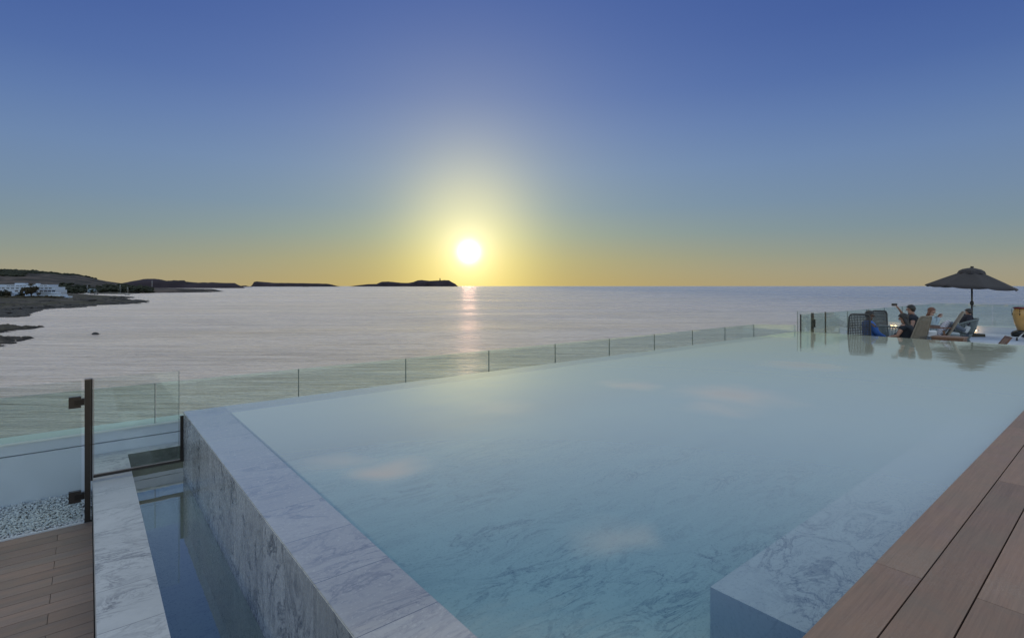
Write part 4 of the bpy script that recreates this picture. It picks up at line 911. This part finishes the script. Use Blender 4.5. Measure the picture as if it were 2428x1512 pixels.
# ================================================================ PEOPLE
def skin_mesh(name, verts, rad, edges, root, levels=2):
    me = bpy.data.meshes.new('tmp'); me.from_pydata([tuple(v) for v in verts], edges, []); o = bpy.data.objects.new('tmp', me); C.objects.link(o)
    md = o.modifiers.new('s', 'SKIN'); md.use_smooth_shade = True
    sv = me.skin_vertices[0].data
    for i, r in enumerate(rad): sv[i].radius = (r, r) if isinstance(r, (int, float)) else r; sv[i].use_root = (i == root)
    ms = o.modifiers.new('ss', 'SUBSURF'); ms.levels = levels; ms.render_levels = levels
    dg = bpy.context.evaluated_depsgraph_get(); dg.update(); r = bpy.data.meshes.new_from_object(o.evaluated_get(dg)); r.name = name
    bpy.data.objects.remove(o, do_unlink=True); bpy.data.meshes.remove(me)
    for p in r.polygons: p.use_smooth = True
    return r
def person(px, Y, rz, lab, J, skin, hair, hairmat, top, legs, long_hair=False, sleeve='long', shoes='shoe', holds=None):
    """J: joints in local metres above the floor, +x forward, +y left"""
    x, y = at(px, Y); t = empty('person', (x, y, CAMZ+ZT), rz); tag(t, lab, 'person')
    V = []; Rr = []; E = []; idx = {}
    def add(k, p, r, par=None):
        idx[k] = len(V); V.append(Vector(p)); Rr.append(r)
        if par is not None: E.append((idx[par], idx[k]))
    pel, che, nek, hd = Vector(J['pelvis']), Vector(J['chest']), Vector(J['neck']), Vector(J['head'])
    yaw = Matrix.Rotation(R(J.get('headyaw', 0)), 3, 'Z') @ Matrix.Rotation(R(J.get('headpitch', 0)), 3, 'Y')
    add('pel', pel, .15); add('belly', pel.lerp(che, .45), .142, 'pel'); add('che', che, .158, 'belly'); add('uch', che.lerp(nek, .5), .125, 'che'); add('nek', nek, .052, 'uch')
    H = lambda a, b, c: hd+yaw @ Vector((a, b, c))
    add('jaw', H(-.015, 0, -.07), .062, 'nek'); add('hc', H(-.01, 0, .0), (.083, .092), 'jaw'); add('ht', H(-.015, 0, .055), .075, 'hc')
    add('chin', H(.062, 0, -.085), .024, 'jaw'); add('nose', H(.102, 0, -.022), .013, 'hc')
    for s, n in ((1, 'L'), (-1, 'R')):
        add('ear'+n, H(-.01, .088*s, -.012), .014, 'hc')
        sh, el, wr = (Vector(J[k+n]) for k in ('sh', 'el', 'wr'))
        add('sh'+n, sh, .068, 'uch'); add('ua'+n, sh.lerp(el, .5), .052, 'sh'+n); add('el'+n, el, .040, 'ua'+n); add('fa'+n, el.lerp(wr, .4), .038, 'el'+n); add('wr'+n, wr, .025, 'fa'+n)
        d = (wr-el).normalized(); hdn = Vector(J.get('hand'+n, wr+d*.09+Vector((0,0,-.015)))); hv = (hdn-wr).normalized()
        side = hv.cross(Vector((0,0,1)));  side = side.normalized() if side.length > .1 else Vector((0,1,0)); pal = side.cross(hv).normalized()
        add('pm'+n, wr+hv*.05, (.032, .022), 'wr'+n)
        for f, (o_, ln) in enumerate(((-.030,.072),(-.010,.080),(.010,.076),(.029,.060))):
            b0 = wr+hv*.088+side*o_*.9; add(f'f{f}a{n}', b0, .0095, 'pm'+n); add(f'f{f}b{n}', b0+hv*ln*.45-pal*.012, .0085, f'f{f}a{n}'); add(f'f{f}c{n}', b0+hv*ln*.75-pal*.042, .0075, f'f{f}b{n}')
        tb = wr+hv*.045-side*.035*s; add('ta'+n, tb-pal*.01, .011, 'pm'+n); add('tb'+n, tb-side*.02*s+hv*.035-pal*.02, .009, 'ta'+n)
        hp, kn, an = (Vector(J[k+n]) for k in ('hp', 'kn', 'an'))
        add('hp'+n, hp, .090, 'pel'); add('th'+n, hp.lerp(kn, .5), .075, 'hp'+n); add('kn'+n, kn, .056, 'th'+n); add('ca'+n, kn.lerp(an, .35), .054, 'kn'+n); add('an'+n, an, .036, 'ca'+n)
        toe = Vector(J.get('toe'+n, an+Vector((.17, 0, -.05)))); add('ft'+n, an.lerp(toe, .5)+Vector((0,0,-.02)), .036, 'an'+n); add('to'+n, toe, .028, 'ft'+n)
    mesh_obj('body', skin_mesh('body', V, Rr, E, 0), M[skin], t)
    def sub(keys, grow, name, mat, root=0):
        ks = [k for k in keys]; im = {idx[k]: i for i, k in enumerate(ks)}; ee = [(im[a], im[b]) for a, b in E if a in im and b in im]
        rr = [(max(Rr[idx[k]]) if isinstance(Rr[idx[k]], tuple) else Rr[idx[k]])+grow for k in ks]
        mesh_obj(name, skin_mesh(name, [V[idx[k]] for k in ks], rr, ee, root), M[mat], t)
    arms = [k+n for n in 'LR' for k in (('sh','ua','el','fa') if sleeve == 'long' else ('sh','ua'))]
    if sleeve == 'long': arms += ['wrL', 'wrR']
    sub(['pel','belly','che','uch']+arms, .030, 'shirt', top)
    sub(['pel']+[k+n for n in 'LR' for k in ('hp','th','kn','ca','an')], .020, 'trousers', legs)
    for n in 'LR':
        a, b = V[idx['an'+n]], V[idx['to'+n]]; m_ = skin_mesh('shoe', [a+(a-b)*.2+Vector((0,0,-.03)), a.lerp(b,.45)+Vector((0,0,-.02)), b], [.048,.052,.042], [(0,1),(1,2)], 0); mesh_obj('shoe', m_, M[shoes], t)
    m = MB(); m.ball((0,0,0), 1, sub=3)
    hb = m.bm; rr_ = random.Random(3)
    for v in hb.verts:
        c = v.co.normalized(); k = 1+.035*math.sin(c.y*23+c.z*17)+rr_.uniform(-.02,.02)
        back = max(0, -c.x)
        v.co = Vector((c.x*.108*k-.014, c.y*.100*k, c.z*(.118 if c.z > 0 else .10+.03*back)*k+.014))
    bmesh.ops.delete(hb, geom=[f for f in hb.faces if f.calc_center_median().x > .035 and f.calc_center_median().z < .045 or f.calc_center_median().x > -.005 and f.calc_center_median().z < .0 or f.calc_center_median().x > -.04 and f.calc_center_median().z < -.045], context='FACES')
    for v in hb.verts: v.co = H(*v.co)
    if long_hair:
        for ya in (-.085, -.055, -.02, .02, .055, .085):
            m.path([H(-.03-.4*(.09-abs(ya)), ya, .03), H(-.05-.4*(.09-abs(ya)), ya*1.12, -.08), H(-.075, ya*1.15, -.18), H(-.09, ya*1.05, -.27), H(-.095, ya*.9, -.35)], [.03, .036, .036, .03, .012], 8)
    m.build('hair', M[hairmat], t)
    for s in (1, -1):
        m = MB(); m.ball(H(.084, .030*s, .006), .007, (1,1.3,.8), 1); m.build('eye', M['eye'], t)
    m = MB(); m.ball(H(.086, 0, -.058), .010, (.7,2.2,.6), 1); m.build('mouth', M['lip'], t)
    return t
def seat(hip=.46, lean=.0, spread=.12, knee=(.42,.50), ankle=(.46,.08), shw=.185, head=None, **kw):
    J = dict(pelvis=(0,0,hip), chest=(.06+lean*.6-.06,0,hip+.34), neck=(lean,0,hip+.56), head=(lean+.04,0,hip+.70))
    for s, n in ((1,'L'),(-1,'R')):
        J['sh'+n] = (lean*.9-.01, shw*s, hip+.49); J['hp'+n] = (.03, .10*s, hip-.01); J['kn'+n] = (knee[0], spread*s, knee[1]); J['an'+n] = (ankle[0], spread*s, ankle[1])
        J['el'+n] = (lean*.9+.03, (shw+.06)*s, hip+.22); J['wr'+n] = (lean*.9+.24, (shw-.04)*s, hip+.14)
    J.update(kw); return J
person(2064, 14.1, R(-18), 'person in a blue long-sleeved shirt seated at the left, looking right', seat(.45, -.05, .13, (.42,.44), (.60,.10), headyaw=-18, elR=(.10,-.24,.66), wrR=(.30,-.16,.55)), 'skin_dark', 0, 'hair_dark', 'blue_shirt', 'dark_cloth')
person(2152, 13.2, R(128), 'person with long dark hair in a navy top, bent forward with bare arms', seat(.42, .06, .13, (.42,.46), (.45,.10), head=None, headyaw=4, headpitch=10, elL=(.14,.26,.68), wrL=(.36,.14,.62), elR=(.14,-.26,.66), wrR=(.38,-.08,.60)), 'skin', 0, 'hair_dark', 'navy', 'beige_cloth', True, 'short')
J3 = seat(.60, .03, .15, (.40,.55), (.30,.10), headyaw=0, elR=(.18,-.22,1.08), wrR=(.31,-.09,1.29)); J3['handR'] = (.36, -.08, 1.37)
person(2166, 14.3, R(148), 'person in a dark navy T-shirt raising a phone at arm\'s length to the left', J3, 'skin', 0, 'hair_dark', 'navy', 'dark_cloth', False, 'short')
x, y = at(2166, 14.3); c_, s_ = math.cos(R(148)), math.sin(R(148)); x, y = x+.42*c_+.08*s_, y+.42*s_-.08*c_; m = MB(); m.box(-.065, .065, -.006, .006, -.034, .034); t_ = m.build('phone', M['black'], loc=(x, y, CAMZ+ZT+1.415), rz=R(-30), bevel=.004); tag(t_, 'black phone held up sideways above the glass balustrade', 'phone')
J4 = seat(.44, .0, .11, (.46,.80), (.84,.56), headyaw=-30, headpitch=8, elL=(.06,.22,.68), elR=(.06,-.24,.68), wrL=(.20,.04,.99), wrR=(.21,-.07,.96), toeL=(.93,.1,.70), toeR=(.93,-.1,.70))
person(2206, 16.4, R(-30), 'person with shoulder-length auburn hair in a grey jumper, hands near the chin', J4, 'skin', 0, 'hair_red', 'grey_knit', 'grey_trousers', True)
J5 = seat(.44, -.14, .11, (.45,.60), (.86,.46), headyaw=0, toeL=(.96,.1,.6), toeR=(.96,-.1,.6)); J5['head'] = (-.12, 0, 1.07)
person(2284, 17.3, R(145), 'dark-haired person in black reclining behind the woven chair back by the parasol pole', J5, 'skin', 0, 'hair_dark', 'dark_cloth', 'grey_trousers')
x, y = at(2250, 16.9); t = empty('footstool', (x, y, CAMZ+ZT)); tag(t, 'round grey rope footstool under the stretched-out legs', 'footstool')
m = MB(); m.lathe([(.26,0),(.30,.08),(.30,.30),(.27,.36)], 28); m.build('base', M['rope_grey'], t); m = MB(); m.lathe([(.26,.362),(.28,.39),(.25,.43),(.02,.44)], 24); m.build('cushion', M['rope_light'], t)
x, y = at(2217, 16.15); m = MB(); m.lathe([(.03,0),(.005,.008),(.005,.07),(.034,.10),(.038,.16),(.030,.19)], 14, caps=False); o = m.build('wine_glass', M['glass_clear'], loc=(x, y, CAMZ+ZT+.93)); tag(o, 'stemmed glass held by the person with auburn hair', 'glass')
